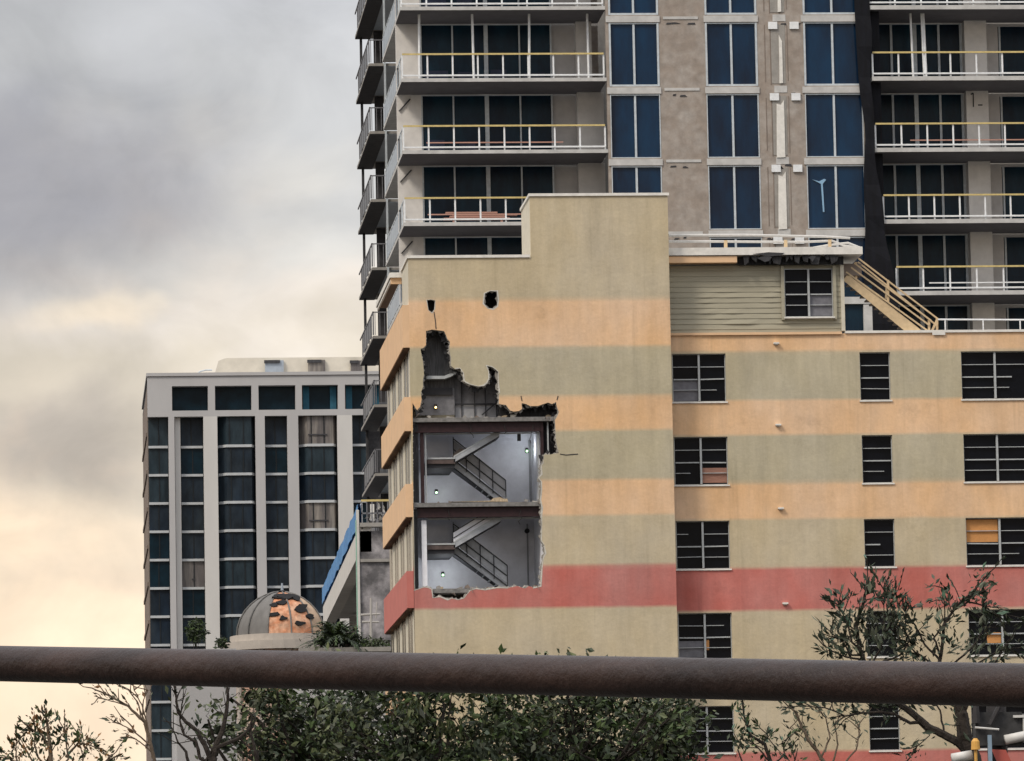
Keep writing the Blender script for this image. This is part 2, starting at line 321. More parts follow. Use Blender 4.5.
# ------------------------------------------------------------------ ground
def struct(o): o['kind'] = 'structure'; return o
struct(MB().add([(-6000, -3000, 0), (6000, -3000, 0), (6000, 9000, 0), (-6000, 9000, 0)], [(0, 1, 2, 3)]).build('ground', 'gravel_ground'))
struct(MB().add([(-400, 112, .012), (400, 112, .012), (400, 128, .012), (-400, 128, .012)], [(0, 1, 2, 3)]).build('road', 'asphalt'))
mb = MB()
for i in range(60): mb.add([(-120+i*4, 119.93, .016), (-118+i*4, 119.93, .016), (-118+i*4, 120.07, .016), (-120+i*4, 120.07, .016)], [(0, 1, 2, 3)])
struct(mb.build('road_marking', 'line_paint'))
struct(MB().box(-400, 400, 128, 131, 0, 0.13).build('pavement', 'paving'))

# ------------------------------------------------------------------ damaged hotel
hotel = thing('hotel_building', 'peach and tan striped building with torn open stairwell and red band', 'building', (17, 190, 0))
XL, XR = X(411, 420, YF), X(672, 420, YF)+0.02
ZLOW, ZTOP = Z(460, 258, YF), Z(600, 196, YF)
XS = X(530.5, 225, YF)
def pf(pts, Y=YF): return [(at(a, b, Y).x, at(a, b, Y).z) for a, b in pts]
HOLE = [(426,331),(432,329.5),(444,331),(446,335),(447.5,339),(450,342),(449.5,350),(451,358),(451,366),(455,369),(460,368.5),(463,373),(463.5,381),(466,383),(470,384.5),(478,386.5),(484,386),(487.5,383),(489.5,378),(489,371),(487,366),(492,367),(495,369),(498,371.5),(498,382),(499,393),(499,404),(506,405),(508,408),(510,410.5),(514,411.5),(519,411),(522,409),(521.5,403),(526,404),(530,406),(538,406),(542,404.5),(548,402.5),(552,404),(556,402),(557,407),(559,412),(557,417),(555,420),(555.5,430),(556,440),(558,450),(559,453),(550,454.5),(544,454.5),(543.5,462),(541,466),(541,474),(538,478),(541,482),(541.5,490),(540,500),(541.5,508),(541,516),(542,524),(541,536),(541,541),(544,545),(545,553),(543,558),(542,565),(541,575),(540.5,586),(533,587.5),(529,586),(525,588.5),(517,586),(508,588),(497,587),(485,589.5),(476,588),(470,590),(467,594),(464,598),(458,599.5),(452,598),(448,599),(440,596),(433,597.5),(432.5,589),(428,586.5),(424,587),(414.5,590),(413.6,575),(413.4,540),(413.3,520),(413,470),(412.8,440),(412.8,425),(412.6,413),(412.5,403),(415,407),(417,410),(420,407),(421.5,400),(421,392),(423,387),(423,380),(424,374),(423,362),(421.5,355),(420.5,349),(424,347.5),(426,345)]
H2 = [(427,300),(431,299.5),(435,300.5),(434.5,308.6),(432,312.5),(428.5,310)]
H3 = [(485,293.5),(490,291),(496.7,291.5),(498,300),(497,306),(493,308.6),(487.6,308),(484,303.6)]
outer = [(XL, 0), (XR, 0), (XR, ZTOP), (XS, ZTOP), (XS, ZLOW), (XL, ZLOW)]
fw = wall_holes(outer, [pf(HOLE), pf(H2), pf(H3)], YF, YF+0.22, rim=1)
front = fw.build('stair_block_wall', ['stair_block_paint', 'broken_stucco'], hotel, 'tan, peach and red striped wall with jagged hole')
# broken plaster lip hanging round the hole
lip = MB(); hp = pf(HOLE)
rnd = random.Random(3)
for i in range(len(hp)):
    (x0, z0), (x1, z1) = hp[i], hp[(i+1) % len(hp)]
    d = math.hypot(x1-x0, z1-z0); k = max(1, int(d/0.12))
    for j in range(k):
        t = (j+rnd.random())/k; x = x0+(x1-x0)*t; z = z0+(z1-z0)*t
        if rnd.random() < 0.6:
            a = rnd.uniform(0, 6.28); r = rnd.uniform(0.015, 0.05)
            lip.prism([(x+r*cos(a+q)*rnd.uniform(.6, 1.3), z+r*sin(a+q)*rnd.uniform(.6, 1.3)) for q in (0, 1.4, 2.9, 4.4)], YF+0.02+rnd.random()*0.05, YF+0.19)
lip.build('torn_plaster_edge', 'broken_stucco', front)
# cracks reaching away from the hole
rimm = MB()
def rim_strip(pts, w, keepf):
    P = pf(pts); n = len(P); A = sum(P[i][0]*P[(i+1) % n][1]-P[(i+1) % n][0]*P[i][1] for i in range(n)); sg = 1 if A > 0 else -1
    ws = [w*rnd.uniform(.25, 1.4) for _ in P]; nr = []
    for i in range(n):
        dx = P[(i+1) % n][0]-P[i-1][0]; dz = P[(i+1) % n][1]-P[i-1][1]; L_ = math.hypot(dx, dz) or 1; nr.append((dz/L_*sg, -dx/L_*sg))
    for i in range(n):
        j = (i+1) % n
        if not keepf(pts[i], pts[j]): continue
        a, b = P[i], P[j]; c = (b[0]+nr[j][0]*ws[j], b[1]+nr[j][1]*ws[j]); d = (a[0]+nr[i][0]*ws[i], a[1]+nr[i][1]*ws[i])
        rimm.add([(q_[0], y_, q_[1]) for y_ in (YF-0.006, YF+0.01) for q_ in (a, b, c, d)], [(0, 1, 2, 3), (0, 4, 5, 1), (1, 5, 6, 2), (2, 6, 7, 3), (3, 7, 4, 0)])
rim_strip(H2, 0.03, lambda a, b: True); rim_strip(H3, 0.05, lambda a, b: True)
rim_strip(HOLE, 0.045, lambda a, b: (a[0] > 536 and a[1] > 455) or (a[1] > 586 and b[1] > 586) or (452 < a[0] < 500 and a[1] < 390))
rimm.build('exposed_render_edge', 'broken_stucco', front)
def inner_layer(pts, y0, y1, w, m, nm, keepf, seed):
    q = random.Random(seed); P = pf(pts); n = len(P); A = sum(P[i][0]*P[(i+1) % n][1]-P[(i+1) % n][0]*P[i][1] for i in range(n)); sg = -1 if A > 0 else 1
    mb_ = MB()
    for i in range(n):
        j = (i+1) % n
        if not keepf(pts[i], pts[j]): continue
        a, b = P[i], P[j]; dx, dz = b[0]-a[0], b[1]-a[1]; L_ = math.hypot(dx, dz) or 1; nx, nz_ = dz/L_*sg, -dx/L_*sg; k = max(1, int(L_/0.07)); pw_ = q.uniform(0, w)
        for t in range(k):
            p0 = (a[0]+dx*t/k, a[1]+dz*t/k); p1 = (a[0]+dx*(t+1)/k, a[1]+dz*(t+1)/k); w1 = q.uniform(0, w)*q.choice([.3, 1, 1])
            o_ = 0.08
            mb_.add([(x_, y_, z_) for y_ in (y0, y1) for x_, z_ in ((p0[0]-nx*o_, p0[1]-nz_*o_), (p1[0]-nx*o_, p1[1]-nz_*o_), (p1[0]+nx*w1, p1[1]+nz_*w1), (p0[0]+nx*pw_, p0[1]+nz_*pw_))],
                    [(0, 1, 2, 3), (4, 7, 6, 5), (0, 4, 5, 1), (1, 5, 6, 2), (2, 6, 7, 3), (3, 7, 4, 0)]); pw_ = w1
    mb_.build(nm, m, front)
inner_layer(HOLE, YF+0.12, YF+0.216, 0.10, 'concrete', 'broken_block', lambda a, b: not (a[0] < 415 and b[0] < 415), 5)
inner_layer(HOLE, YF+0.225, YF+0.30, 0.22, 'black_felt', 'torn_lining', lambda a, b: a[1] < 455 and not (a[0] < 415 and b[0] < 415), 6)
inner_layer(H3, YF+0.12, YF+0.216, 0.09, 'concrete', 'broken_block', lambda a, b: True, 7)
cr = MB()
for pts in ([(560, 454), (566, 455), (573, 454.3), (578, 454)], [(543, 456), (543, 459)], [(434, 312), (435.5, 322), (436, 329)], [(522, 401), (521, 396)], [(557, 400), (558, 396)]):
    for a, b in zip(pts, pts[1:]):
        pa, pb = at(*a, YF), at(*b, YF); cr.beam((pa.x, YF-0.006, pa.z), (pb.x, YF-0.006, pb.z), 0.012, 0.03)
cr.build('crack', 'stair_dark', front)
# parapet caps and upper returns
mb = MB(); t = 0.07
mb.box(XS-0.05, XR+0.05, YF-0.05, YF+0.34, ZTOP+0.002, ZTOP+0.10)
mb.box(XL-0.05, XS-0.052, YF-0.05, YF+0.34, ZLOW+0.002, ZLOW+0.10)
mb.box(XL-0.05, XL+0.25, YF+0.342, YF+3.6, ZLOW+0.002, ZLOW+0.10)
mb.box(XS-0.05, XS+0.25, YF+0.342, YF+3.6, ZTOP+0.002, ZTOP+0.10)
mb.build('parapet_cap', 'white_cap', hotel)
mb = MB(); mb.box(XS, XS+0.2, YF+0.222, YF+3.6, ZLOW-0.4, ZTOP)
mb.build('raised_parapet_return', 'cream_paint', hotel)
mb = MB(); mb.box(XL, XL+0.2, YF+0.222, YF+3.6, Z(411, 305, YF)+0.003, ZLOW)
mb.build('low_parapet_return', 'cream_paint', hotel)
mb = MB(); mb.box(XS+0.22, XR, YF+3.4, YF+3.58, ZLOW-1, ZTOP-0.1); mb.box(XR-0.2, XR, YF+0.222, YF+3.38, ZLOW-1, ZTOP-0.1)
mb.build('parapet_back_wall', 'cream_paint', hotel)
# left side wall: banded panels standing proud, bays of windows between
YB = 198.6
ZPB = [(305, 347.5), (397, 431), (484, 517), (571, 608)]   # (top, bottom) rows of the panels at the near corner
sidew = MB()
top_side = Z(403, 300, YF+3)
zs = [(Z(411, a, YF), Z(411, b, YF)) for a, b in ZPB]
step = (zs[1][0]-zs[2][0])
low = [(zs[3][0]-step*(k+1), zs[3][1]-step*(k+1)) for k in range(4)]
allb = zs+low
for k, (zt, zb) in enumerate(allb):
    ztop = zt if k else zt+0.0
    sidew.box(XL+0.004, XL+0.06, YF+0.222, YB, zb, ztop)
sidew.box(XL+0.004, XL+0.06, YF+0.222, YB, 0, allb[-1][1]-1.0)
sidew.build('side_spandrel_wall', 'cream_paint', hotel)
for k, (zt, zb) in enumerate(allb):
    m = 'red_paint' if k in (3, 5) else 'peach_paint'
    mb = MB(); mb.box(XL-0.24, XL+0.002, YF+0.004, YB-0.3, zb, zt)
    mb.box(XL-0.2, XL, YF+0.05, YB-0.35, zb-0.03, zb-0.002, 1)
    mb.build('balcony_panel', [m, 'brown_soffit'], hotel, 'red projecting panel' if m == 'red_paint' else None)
for k in range(len(allb)-1):
    z1, z0 = allb[k][1], allb[k+1][0]
    n = 4; ys = YF+0.224; span = (YB-ys)/n
    for i in range(n):
        pi_ = MB(); pi_.box(XL+0.004, XL+0.06, ys+span*i, ys+span*i+(0.75 if i == 0 else 1.15), z0+0.002, z1-0.002)
        pi_.build('side_pilaster', 'cream_paint', hotel)
        a0 = ys+span*i+(0.75 if i == 0 else 1.15)+0.002; a1 = ys+span*(i+1)-0.002
        w = MB(); w.box(XL+0.022, XL+0.05, a0, a1, z0+0.002, z1-0.002); wo = w.build('window', 'dark_glass', hotel)
        f = MB(); f.box(XL+0.01, XL+0.02, (a0+a1)/2-0.07, (a0+a1)/2+0.07, z0+0.002, z1-0.002); f.build('mullion', 'cream_paint', wo)
# rear closing walls and roof
mb = MB(); mb.box(XL+0.21, XR-0.01, YB-0.2, YB, 0, ZLOW-0.8); mb.build('rear_wall', 'cream_paint', hotel)
mb = MB(); mb.box(XL+0.21, XR-0.01, YF+0.23, YB-0.21, ZLOW-1.0, ZLOW-0.8); mb.build('roof', 'roof_membrane', hotel)
# overhanging roof canopy on the left side
ca = at(390.5, 274, 188.7)
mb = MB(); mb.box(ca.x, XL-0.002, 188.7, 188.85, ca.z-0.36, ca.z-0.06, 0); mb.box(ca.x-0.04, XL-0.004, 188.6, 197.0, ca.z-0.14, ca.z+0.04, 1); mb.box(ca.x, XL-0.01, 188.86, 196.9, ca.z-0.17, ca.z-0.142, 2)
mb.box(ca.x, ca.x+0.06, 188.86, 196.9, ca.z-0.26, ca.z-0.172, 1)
mb.build('roof_canopy', ['peach_paint', 'white_cap', 'brown_soffit'], hotel)

# ---- interior of the stairwell
YI = YF+3.3
XI0, XI1 = XL+0.07, X(541, 470, YF)
z_s1, z_s2, z_s3 = Z(480, 417, YF), Z(480, 502, YF), Z(480, 588, YF)
mb = MB()
for (a, b) in ((z_s3, z_s2-0.5), (z_s2, z_s1-0.5)):
    mb.box(XI0, XI1+0.3, YI, YI+0.12, a+0.002, b+0.4)
    mb.box(XI1+0.001, XI1+0.1, YF+0.35, YI-0.002, a+0.002, b+0.4)
mb.build('stairwell_wall', 'gypsum', hotel)
for z in (z_s1, z_s2, z_s3):
    xr = X(554, 420, YF) if z == z_s1 else XI1-0.02
    MB().box(XI0-0.02, xr, YF+0.1, YI-0.002, z-0.15, z, 0).box(XI0, XI1-0.03, YF+0.4, YI-0.01, z-0.17, z-0.151, 1).build('floor_slab', ['slab_dark', 'gypsum'], hotel)
for z in (z_s1, z_s2):
    b = MB(); x1 = X(541, 425, YF)
    zb = z-0.152-0.33
    b.box(XI0+0.1, x1, YF+0.24, YF+0.27, zb, z-0.152)
    b.box(XI0+0.1, x1, YF+0.14, YF+0.36, zb-0.03, zb-0.001)
    b.build('steel_beam', 'steel_maroon', hotel)
    r2 = MB(); r2.box(X(427, 433, YF), X(540, 433, YF), YF+0.42, YF+0.46, zb-0.08, zb-0.035); r2.build('ceiling_trim', 'white_frame', hotel)
    # broken bits lying on the slab edge
zt1 = z_s1-0.152
def post(x0, x1, z0, z1, m, y0=YF+0.24, y1=YF+0.4, nm='steel_column'):
    MB().box(x0, x1, y0, y1, z0, z1).build(nm, m, hotel)
post(X(421, 460, YF), X(424.5, 460, YF), z_s2+0.002, zt1-0.37, 'steel_maroon')
post(X(425.5, 460, YF), X(427, 460, YF), z_s2+0.002, zt1-0.37, 'white_frame', YF+0.3, YF+0.36, 'stud')
post(X(541, 440, YF), X(544, 440, YF), Z(541, 462, YF), zt1-0.01, 'steel_maroon')
post(X(538.5, 460, YF), X(539.8, 460, YF), z_s2+0.01, zt1-0.37, 'white_frame', YF+0.3, YF+0.36, 'stud')
post(X(548, 440, YF), X(549.5, 440, YF), Z(548, 452, YF), zt1-0.01, 'white_frame', YF+0.3, YF+0.36, 'stud')
post(X(422.5, 550, YF), X(427.5, 550, YF), z_s3+0.02, z_s2-0.6, 'gypsum', YF+0.3, YF+0.42, 'stud')
post(X(413.2, 550, YF), X(418.5, 550, YF), z_s3+0.02, z_s2-0.2, 'black_felt', YF+0.23, YF+0.29, 'column')
post(X(413, 460, YF), X(419, 460, YF), z_s2+0.02, z_s1-0.2, 'black_felt', YF+0.23, YF+0.238, 'column')
MB().box(X(545, 440, YF), X(560, 440, YF), YF+0.6, YF+0.7, Z(545, 456, YF), zt1).box(X(500, 412, YF), X(562, 412, YF), YF+0.6, YF+0.7, z_s1+0.002, z_s1+0.8).build('wall_lining', 'black_felt', hotel)
MB().box(XI0-0.0, XI0+0.05, YF+0.24, YI-0.01, z_s3+0.01, z_s1-0.2).build('stairwell_side_wall', 'gypsum', hotel)
# upper void: felt boards, ledge, stud grid
mb = MB(); mb.box(XI0+0.15, X(456, 400, YF), YF+0.75, YF+0.85, Z(440, 386, YF), Z(440, 285, YF))
mb.build('dark_lining_board', 'ribbed_board', hotel, 'charcoal ribbed lining board')
mb = MB(); mb.prism(pf([(425, 376.5), (444, 376.5), (450, 374), (456, 371), (456, 374), (450, 377.5), (444, 379.5), (425, 379.5)], YF+0.5), YF+0.3, YF+0.74)
mb.build('broken_ledge', 'white_frame', hotel)
MB().box(XI0+0.15, X(456, 400, YF), YF+0.7, YF+0.73, Z(440, 416, YF+1), Z(440, 386, YF)).box(XI0+0.2, X(454, 400, YF), YF+0.6, YF+0.69, Z(440, 393, YF), Z(440, 386, YF), 1).build('stair_room_wall', ['stud_panel', 'stair_dark'], hotel)
mb = MB(); mb.box(X(456, 400, YF)+0.01, X(502, 400, YF), YF+0.9, YF+0.95, z_s1+0.01, z_s1+2.4); 
mb.box(X(457, 400, YF), X(500, 400, YF), YF+0.86, YF+0.895, z_s1+0.02, Z(470, 402, YF), 1)
mb.build('partition_board', ['stud_panel', 'gypsum_dark'], hotel)
for px in (463, 476, 487, 498):
    MB().box(X(px, 400, YF), X(px+0.8, 400, YF), YF+0.8, YF+0.855, z_s1+0.02, z_s1+1.6).build('stud', 'stair_dark', hotel)
MB().box(X(457, 400, YF), X(500, 400, YF), YF+0.77, YF+0.798, Z(470, 402.5, YF), Z(470, 401, YF)).build('stud_rail', 'stair_dark', hotel)
a, b = at(482, 415, YF+0.7), at(496, 403, YF+0.7); MB().beam(a, b, 0.03, 0.05).build('brace', 'stair_dark', hotel)
MB().box(X(410, 300, YF)+0.4, X(510, 300, YF), YF+1.0, YF+1.05, Z(440, 340, YF), Z(440, 280, YF)).build('attic_lining', 'black_felt', hotel)
# stair flights (switchback, half landing at the left)
def stair(zfloor, zceil, py_land, lab=None, rail_mat='stair_steel', solid=0.0):
    zl = Z(440, py_land, YF+1)
    x0 = X(427, py_land, YF+0.6); x1 = X(455, py_land, YF+0.6)
    s = MB(); s.box(x0, x1, YF+0.5, YI-0.02, zl-0.22, zl-0.06, 1); s.box(x0, x1, YF+0.48, YI-0.02, zl-0.058, zl, 2); s.box(x0+.02, x1-.02, YF+0.56, YI-0.03, zl-0.36, zl-0.222, 3)  # last box: black strip put in as the shadow under the landing
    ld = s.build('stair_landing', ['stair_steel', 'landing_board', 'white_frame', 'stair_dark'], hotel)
    MB().box(x0, X(454, py_land, YF+0.6), YF+2.2, YF+2.24, zl+0.002, zl+1.0).build('guard_panel', 'gypsum', ld)
    # upper flight, near side
    f = MB(); xa, za = x1-0.05, zl-0.02; xb = X(499, 430, YF+0.6); zb = zceil-0.12
    f.prism([(xa, za-0.16), (xb, zb-0.16), (xb, zb+0.02), (xa, za+0.02)], YF+0.5, YF+0.56, 0)
    f.prism([(xa, za-0.19), (xb, zb-0.19), (xb, zb-0.13), (xa, za-0.13)], YF+0.56, YF+1.55, 1)
    f.prism([(xa, za+0.022), (xb, zb+0.022), (xb, zb+0.08), (xa, za+0.08)], YF+0.49, YF+0.55, 2)
    if solid:
        f.prism([(xa, za+0.085), (xb-.25, zb-.1), (xb-.25, zb+solid-.1), (xa, za+solid)], YF+0.60, YF+0.63, 4)
        for hh in (solid*.5, solid): f.beam((xa, YF+.585, za+hh), (xb-.25, YF+.585, zb-.1+hh), .02, .03, 1)
    n = 9
    for i in range(n):
        u0, u1 = i/n, (i+1)/n; f.box(xa+(xb-xa)*u0, xa+(xb-xa)*u1+0.02, YF+0.56, YF+1.53, za+(zb-za)*u1-0.06, za+(zb-za)*u1-0.02, 0)
    fo = f.build('stair_flight', ['stair_steel', 'stair_dark', 'white_frame', 'stair_dark', 'gypsum'], hotel)
    # lower flight, far side
    f = MB(); xa, za = x1+0.02, zl-0.02; xb = X(507, 580, YF+1.8); zb = zfloor+0.05
    f.prism([(xa, za-0.20), (xb, zb-0.10), (xb, zb+0.16), (xa, za+0.06)], YF+1.62, YF+1.68, 0)
    f.prism([(xa, za-0.26), (xb-0.05, zb-0.05), (xb, zb), (xa, za-0.18)], YF+1.68, YF+2.6, 1)
    for i in range(n):
        u0, u1 = i/n, (i+1)/n; f.box(xa+(xb-xa)*u0, xa+(xb-xa)*u1, YF+1.68, YF+2.6, za+(zb-za)*u1-0.02, za+(zb-za)*u1+0.03, 0)
    fo = f.build('stair_flight', ['stair_steel', 'stair_dark'], hotel)
    g = MB(); h = 0.86
    g.prism([(xa, za+0.12), (xb, zb+0.22), (xb, zb+h+0.0), (xa, za+h-0.1)], YF+1.60, YF+1.61, 0)
    for hh in (0.12, 0.48, h): g.beam((xa, YF+1.58, za+hh-0.06), (xb, YF+1.58, zb+hh), 0.025, 0.035, 1)
    for u in (0, 0.25, 0.5, 0.75, 1): g.box(xa+(xb-xa)*u-0.014, xa+(xb-xa)*u+0.014, YF+1.56, YF+1.59, za+(zb-za)*u, za+(zb-za)*u+h, 1)
    g.build('guardrail', [rail_mat, 'stair_dark'], fo)
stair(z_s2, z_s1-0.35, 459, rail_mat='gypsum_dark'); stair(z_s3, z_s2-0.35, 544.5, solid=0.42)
MB().prism(pf([(451, 502), (490, 501), (493, 498.5), (500, 497.5), (503, 499), (507, 499), (508, 502)], YF+0.3), YF+0.15, YF+0.5).build('rubble', 'debris', hotel)
MB().prism(pf([(452, 458), (455, 452), (460, 448), (466, 449), (468, 452), (463, 457)], YF+0.7), YF+0.9, YF+1.2).build('rubble', 'brown_side', hotel)
rq = random.Random(12)
for zz_, x0_, x1_, nn_ in ((z_s1, 425, 552, 16), (z_s2, 430, 536, 12), (z_s3, 432, 536, 14)):
    for _ in range(nn_):
        c_ = at(rq.uniform(x0_, x1_), 417, YF+rq.uniform(.15, .7)); s_ = rq.uniform(.03, .11); q = MB()
        o_ = [(c_.x+s_*cos(t_)*rq.uniform(.6, 1.4), zz_+0.003+max(0, s_*.7*(1+sin(t_))*rq.uniform(.4, 1))) for t_ in (3.6, 4.7, 5.8, .4, 1.6, 2.6)]
        q.prism(o_, c_.y, c_.y+s_*1.5); q.build('rubble', rq.choice(['debris', 'broken_stucco', 'concrete', 'brown_side']), hotel)
for px, py, L_ in ((470, 424, .5), (505, 424, .35), (533, 424, .7), (448, 509, .4), (520, 509, .55), (552, 421, .9), (500, 406, .3)):
    c_ = at(px, py, YF+.2); P_ = [Vector((c_.x+rq.uniform(-.05, .05)*j*L_, YF+.2-.03*j*L_, c_.z-L_*j/5)) for j in range(6)]; q = MB(); q.path(P_, [.012]*6, 5); q.build('loose_cable', 'pipe_cable', hotel)
for px, py in ((545, 418), (549, 418.5), (415, 418), (538, 503.5), (536, 588), (470, 590), (452, 594)):
    c_ = at(px, py, YF+.1); q = MB(); q.path([c_, c_+Vector((.05, -.12, .04)), c_+Vector((.12+rq.uniform(-.1, .1), -.2, rq.uniform(-.15, .15)))], [.012]*3, 5); q.build('rebar', 'brown_side', hotel)
MB().box(X(529, 470, YI-.05), X(531.5, 470, YI-.05), YI-.06, YI-.02, z_s2, z_s1-.5).build('conduit', 'gypsum_dark', hotel)
MB().box(X(527, 550, YI-.05), X(528.5, 550, YI-.05), YI-.05, YI-.02, z_s3, z_s2-.5).build('conduit', 'gypsum_dark', hotel)
c_ = at(527, 531, YI-.05); MB().bar((c_.x, YI-.12, c_.z), (c_.x, YI-.01, c_.z), .09, n=10).build('wall_fitting', 'stair_dark', hotel)
c_ = at(519, 437, YF+.5); MB().box(c_.x-.06, c_.x+.06, YF+.45, YF+.55, c_.z-.14, c_.z+.1).build('ceiling_fitting', 'stair_dark', hotel)
for (px, py, Yq, m) in ((527, 451, YI-0.15, 'lamp_glow'), (436.5, 492.5, YI-0.15, 'lamp_glow'), (443, 575, YI-0.15, 'lamp_glow'), (435.8, 407.3, YF+0.55, 'lamp_glow_warm')):
    c = at(px, py, Yq); q = MB()
    q.box(c.x-0.05, c.x+0.05, Yq+0.03, Yq+0.12, c.z-0.05, c.z+0.12)
    base = q.build('wall_lamp', 'stair_dark', hotel)
    q = MB(); n = 8
    q.add([(c.x+0.04*cos(2*pi*i/n), Yq+0.025, c.z+0.04*sin(2*pi*i/n)) for i in range(n)]+[(c.x+0.03*cos(2*pi*i/n), Yq-0.03, c.z+0.03*sin(2*pi*i/n)) for i in range(n)],
          [(i, (i+1) % n, (i+1) % n+n, i+n) for i in range(n)]+[tuple(range(n, 2*n))])
    q.build('bulb', m, base)
    ld_ = bpy.data.lights.new('lamp_light', 'POINT'); ld_.energy = (12 if py > 570 else 7) if m == 'lamp_glow' else 1.2; ld_.shadow_soft_size = 0.06; ld_.color = (0.92, 0.96, 1) if m == 'lamp_glow' else (1, .75, .45)
    lo_ = bpy.data.objects.new('lamp_light', ld_); COL.objects.link(lo_); lo_.parent = base; lo_.location = Vector((c.x, Yq-0.9, c.z))-hotel.location

# ---- right wing
XWE = 47.0
ZR = Z(900, 333, YW); ZPR = Z(760, 249, YW)
wx = dict(A=(X(672.5, 376, YW), X(726, 376, YW)), B=(X(860, 376, YW), X(890.5, 376, YW)), C=(X(961.5, 376, YW), X(961.5, 376, YW)+2.45))
rows = [(353, 401), (436, 484), (520, 568), (612, 658), (705, 752)]
wz = [(zw(b), zw(a)) for a, b in rows]; p = wz[3][0]-wz[4][0]
for k in range(3): wz.append((wz[4][0]-p*(k+1), wz[4][1]-p*(k+1)))
extra = [(wx['C'][1]+2.6, wx['C'][1]+3.7), (wx['C'][1]+6.2, wx['C'][1]+8.6)]
cols = [('A', *wx['A']), ('B', *wx['B']), ('C', *wx['C']), ('B', *extra[0]), ('A', *extra[1])]
holes = [rect(x0, x1, z0, z1) for (_, x0, x1) in cols for (z0, z1) in wz]
outerw = rect(XR+0.003, XWE, 0, ZR)
wing = wall_holes(outerw, holes, YW, YW+0.25).build('wing_wall', 'wing_paint', hotel, 'peach, tan and red striped wall with windows')
def hotel_window(kind, x0, x1, z0, z1, row, Yg=YW, tw=None, parent=hotel):
    fr = MB(); g = 0.03; y0, y1 = Yg+0.10, Yg+0.16; rw = random.Random(int(x0*31+z0*17))
    mid = (x0+x1)/2; panes = [(x0, mid), (mid, x1)] if kind != 'B' else [(x0, x1)]
    fr.box(x0+0.001, x0+g, y0, y1, z0+0.001, z1-0.001); fr.box(x1-g, x1-0.001, y0, y1, z0+0.001, z1-0.001)
    fr.box(x0+g+.001, x1-g-.001, y0, y1, z0+0.001, z0+g); fr.box(x0+g+.001, x1-g-.001, y0, y1, z1-g, z1-0.001)
    if kind != 'B': fr.box(mid-0.035, mid+0.035, y0-0.04, y1-0.002, z0+g+.001, z1-g-.001)
    h = z1-z0
    for (a, b) in panes:
        for j, u in enumerate((0.25, 0.47, 0.73)):
            th = 0.022 if u == 0.47 else 0.012
            aa, bb = a+0.05, b-0.05
            tilt = rw.uniform(-0.02, 0.02) if rw.random() < 0.35 else 0
            if rw.random() < 0.12: bb = aa+(bb-aa)*rw.uniform(0.4, 0.8)
            zc = z0+h*u; fr.prism([(aa, zc-th), (bb, zc-th+tilt), (bb, zc+th+tilt), (aa, zc+th)], y0+0.003, y1-0.01)
    wo = fr.build('window', 'white_frame', parent)
    gl = MB(); gl.box(x0+0.01, x1-0.01, Yg+0.19, Yg+0.20, z0+0.01, z1-0.01); gl.build('pane', 'dark_glass', wo)
    sl = MB(); sl.box(x0-0.04, x1+0.04, Yg-0.05, Yg+0.095, z0-0.055, z0-0.003); sl.build('sill', 'white_cap', wo)
    return wo, mid
for (kind, x0, x1) in cols:
    for r, (z0, z1) in enumerate(wz):
        wo, mid = hotel_window(kind, x0, x1, z0, z1, r)
        hgt = z1-z0
        def fill(a, b, u0, u1, m, nm, lb):
            MB().box(a, b, YW+0.17, YW+0.185, z0+hgt*u0, z0+hgt*u1).build(nm, m, wo, lb)
        if (kind, r) == ('A', 0) and x0 < 25: fill(x0+0.03, mid-0.04, 0.03, 0.45, 'grey_screen', 'screen', 'grey insect screen')
        if (kind, r) == ('A', 1) and x0 < 25: fill(mid+0.05, x1-0.03, 0.05, 0.36, 'pink_blind', 'blind', 'rust pink blind in lower pane')
        if (kind, r) == ('A', 3) and x0 < 25: fill(x0+0.03, mid-0.04, 0.05, 0.4, 'grey_screen', 'screen', 'grey insect screen'); fill(mid+0.05, mid+0.15, 0.2, 0.42, 'plywood', 'board', 'small plywood scrap')
        if (kind, r) == ('C', 2): fill(x0+0.03, mid-0.05, 0.5, 0.97, 'plywood', 'board', 'orange plywood board in upper left pane')
        if (kind, r) == ('C', 3): fill(mid-0.55, mid-0.05, 0.27, 0.5, 'plywood', 'board', 'orange plywood scrap in lower left pane')
for (px, py) in ((776, 343.5), (778, 425), (780.5, 508.5), (785, 603.5)):
    c = at(px, py, YW); q = MB(); q.box(c.x-0.10, c.x+0.10, YW-0.14, YW-0.002, c.z-0.025, c.z+0.03); q.box(c.x-0.06, c.x+0.06, YW-0.10, YW-0.004, c.z-0.06, c.z-0.027)
    q.build('drain_spout', 'white_cap', hotel)
mb = MB(); mb.box(X(845, 331, YW), XWE+0.05, YW-0.06, YW+0.4, ZR+0.002, ZR+0.09); mb.box(X(932, 333, YW), X(945, 333, YW), YW-0.065, YW-0.062, ZR-0.09, ZR+0.08)
mb.build('roof_coping', 'white_cap', hotel)
mb = MB(); mb.box(XR+0.003, XWE, YW+0.26, YB, ZR-0.8, ZR-0.6); mb.build('roof', 'roof_membrane', hotel)
mb = MB(); mb.box(XR+0.003, XWE, YB+0.002, YB+0.2, 0, ZR); mb.box(XWE+0.002, XWE+0.2, YW, YB, 0, ZR); mb.build('rear_wall', 'cream_paint', hotel)
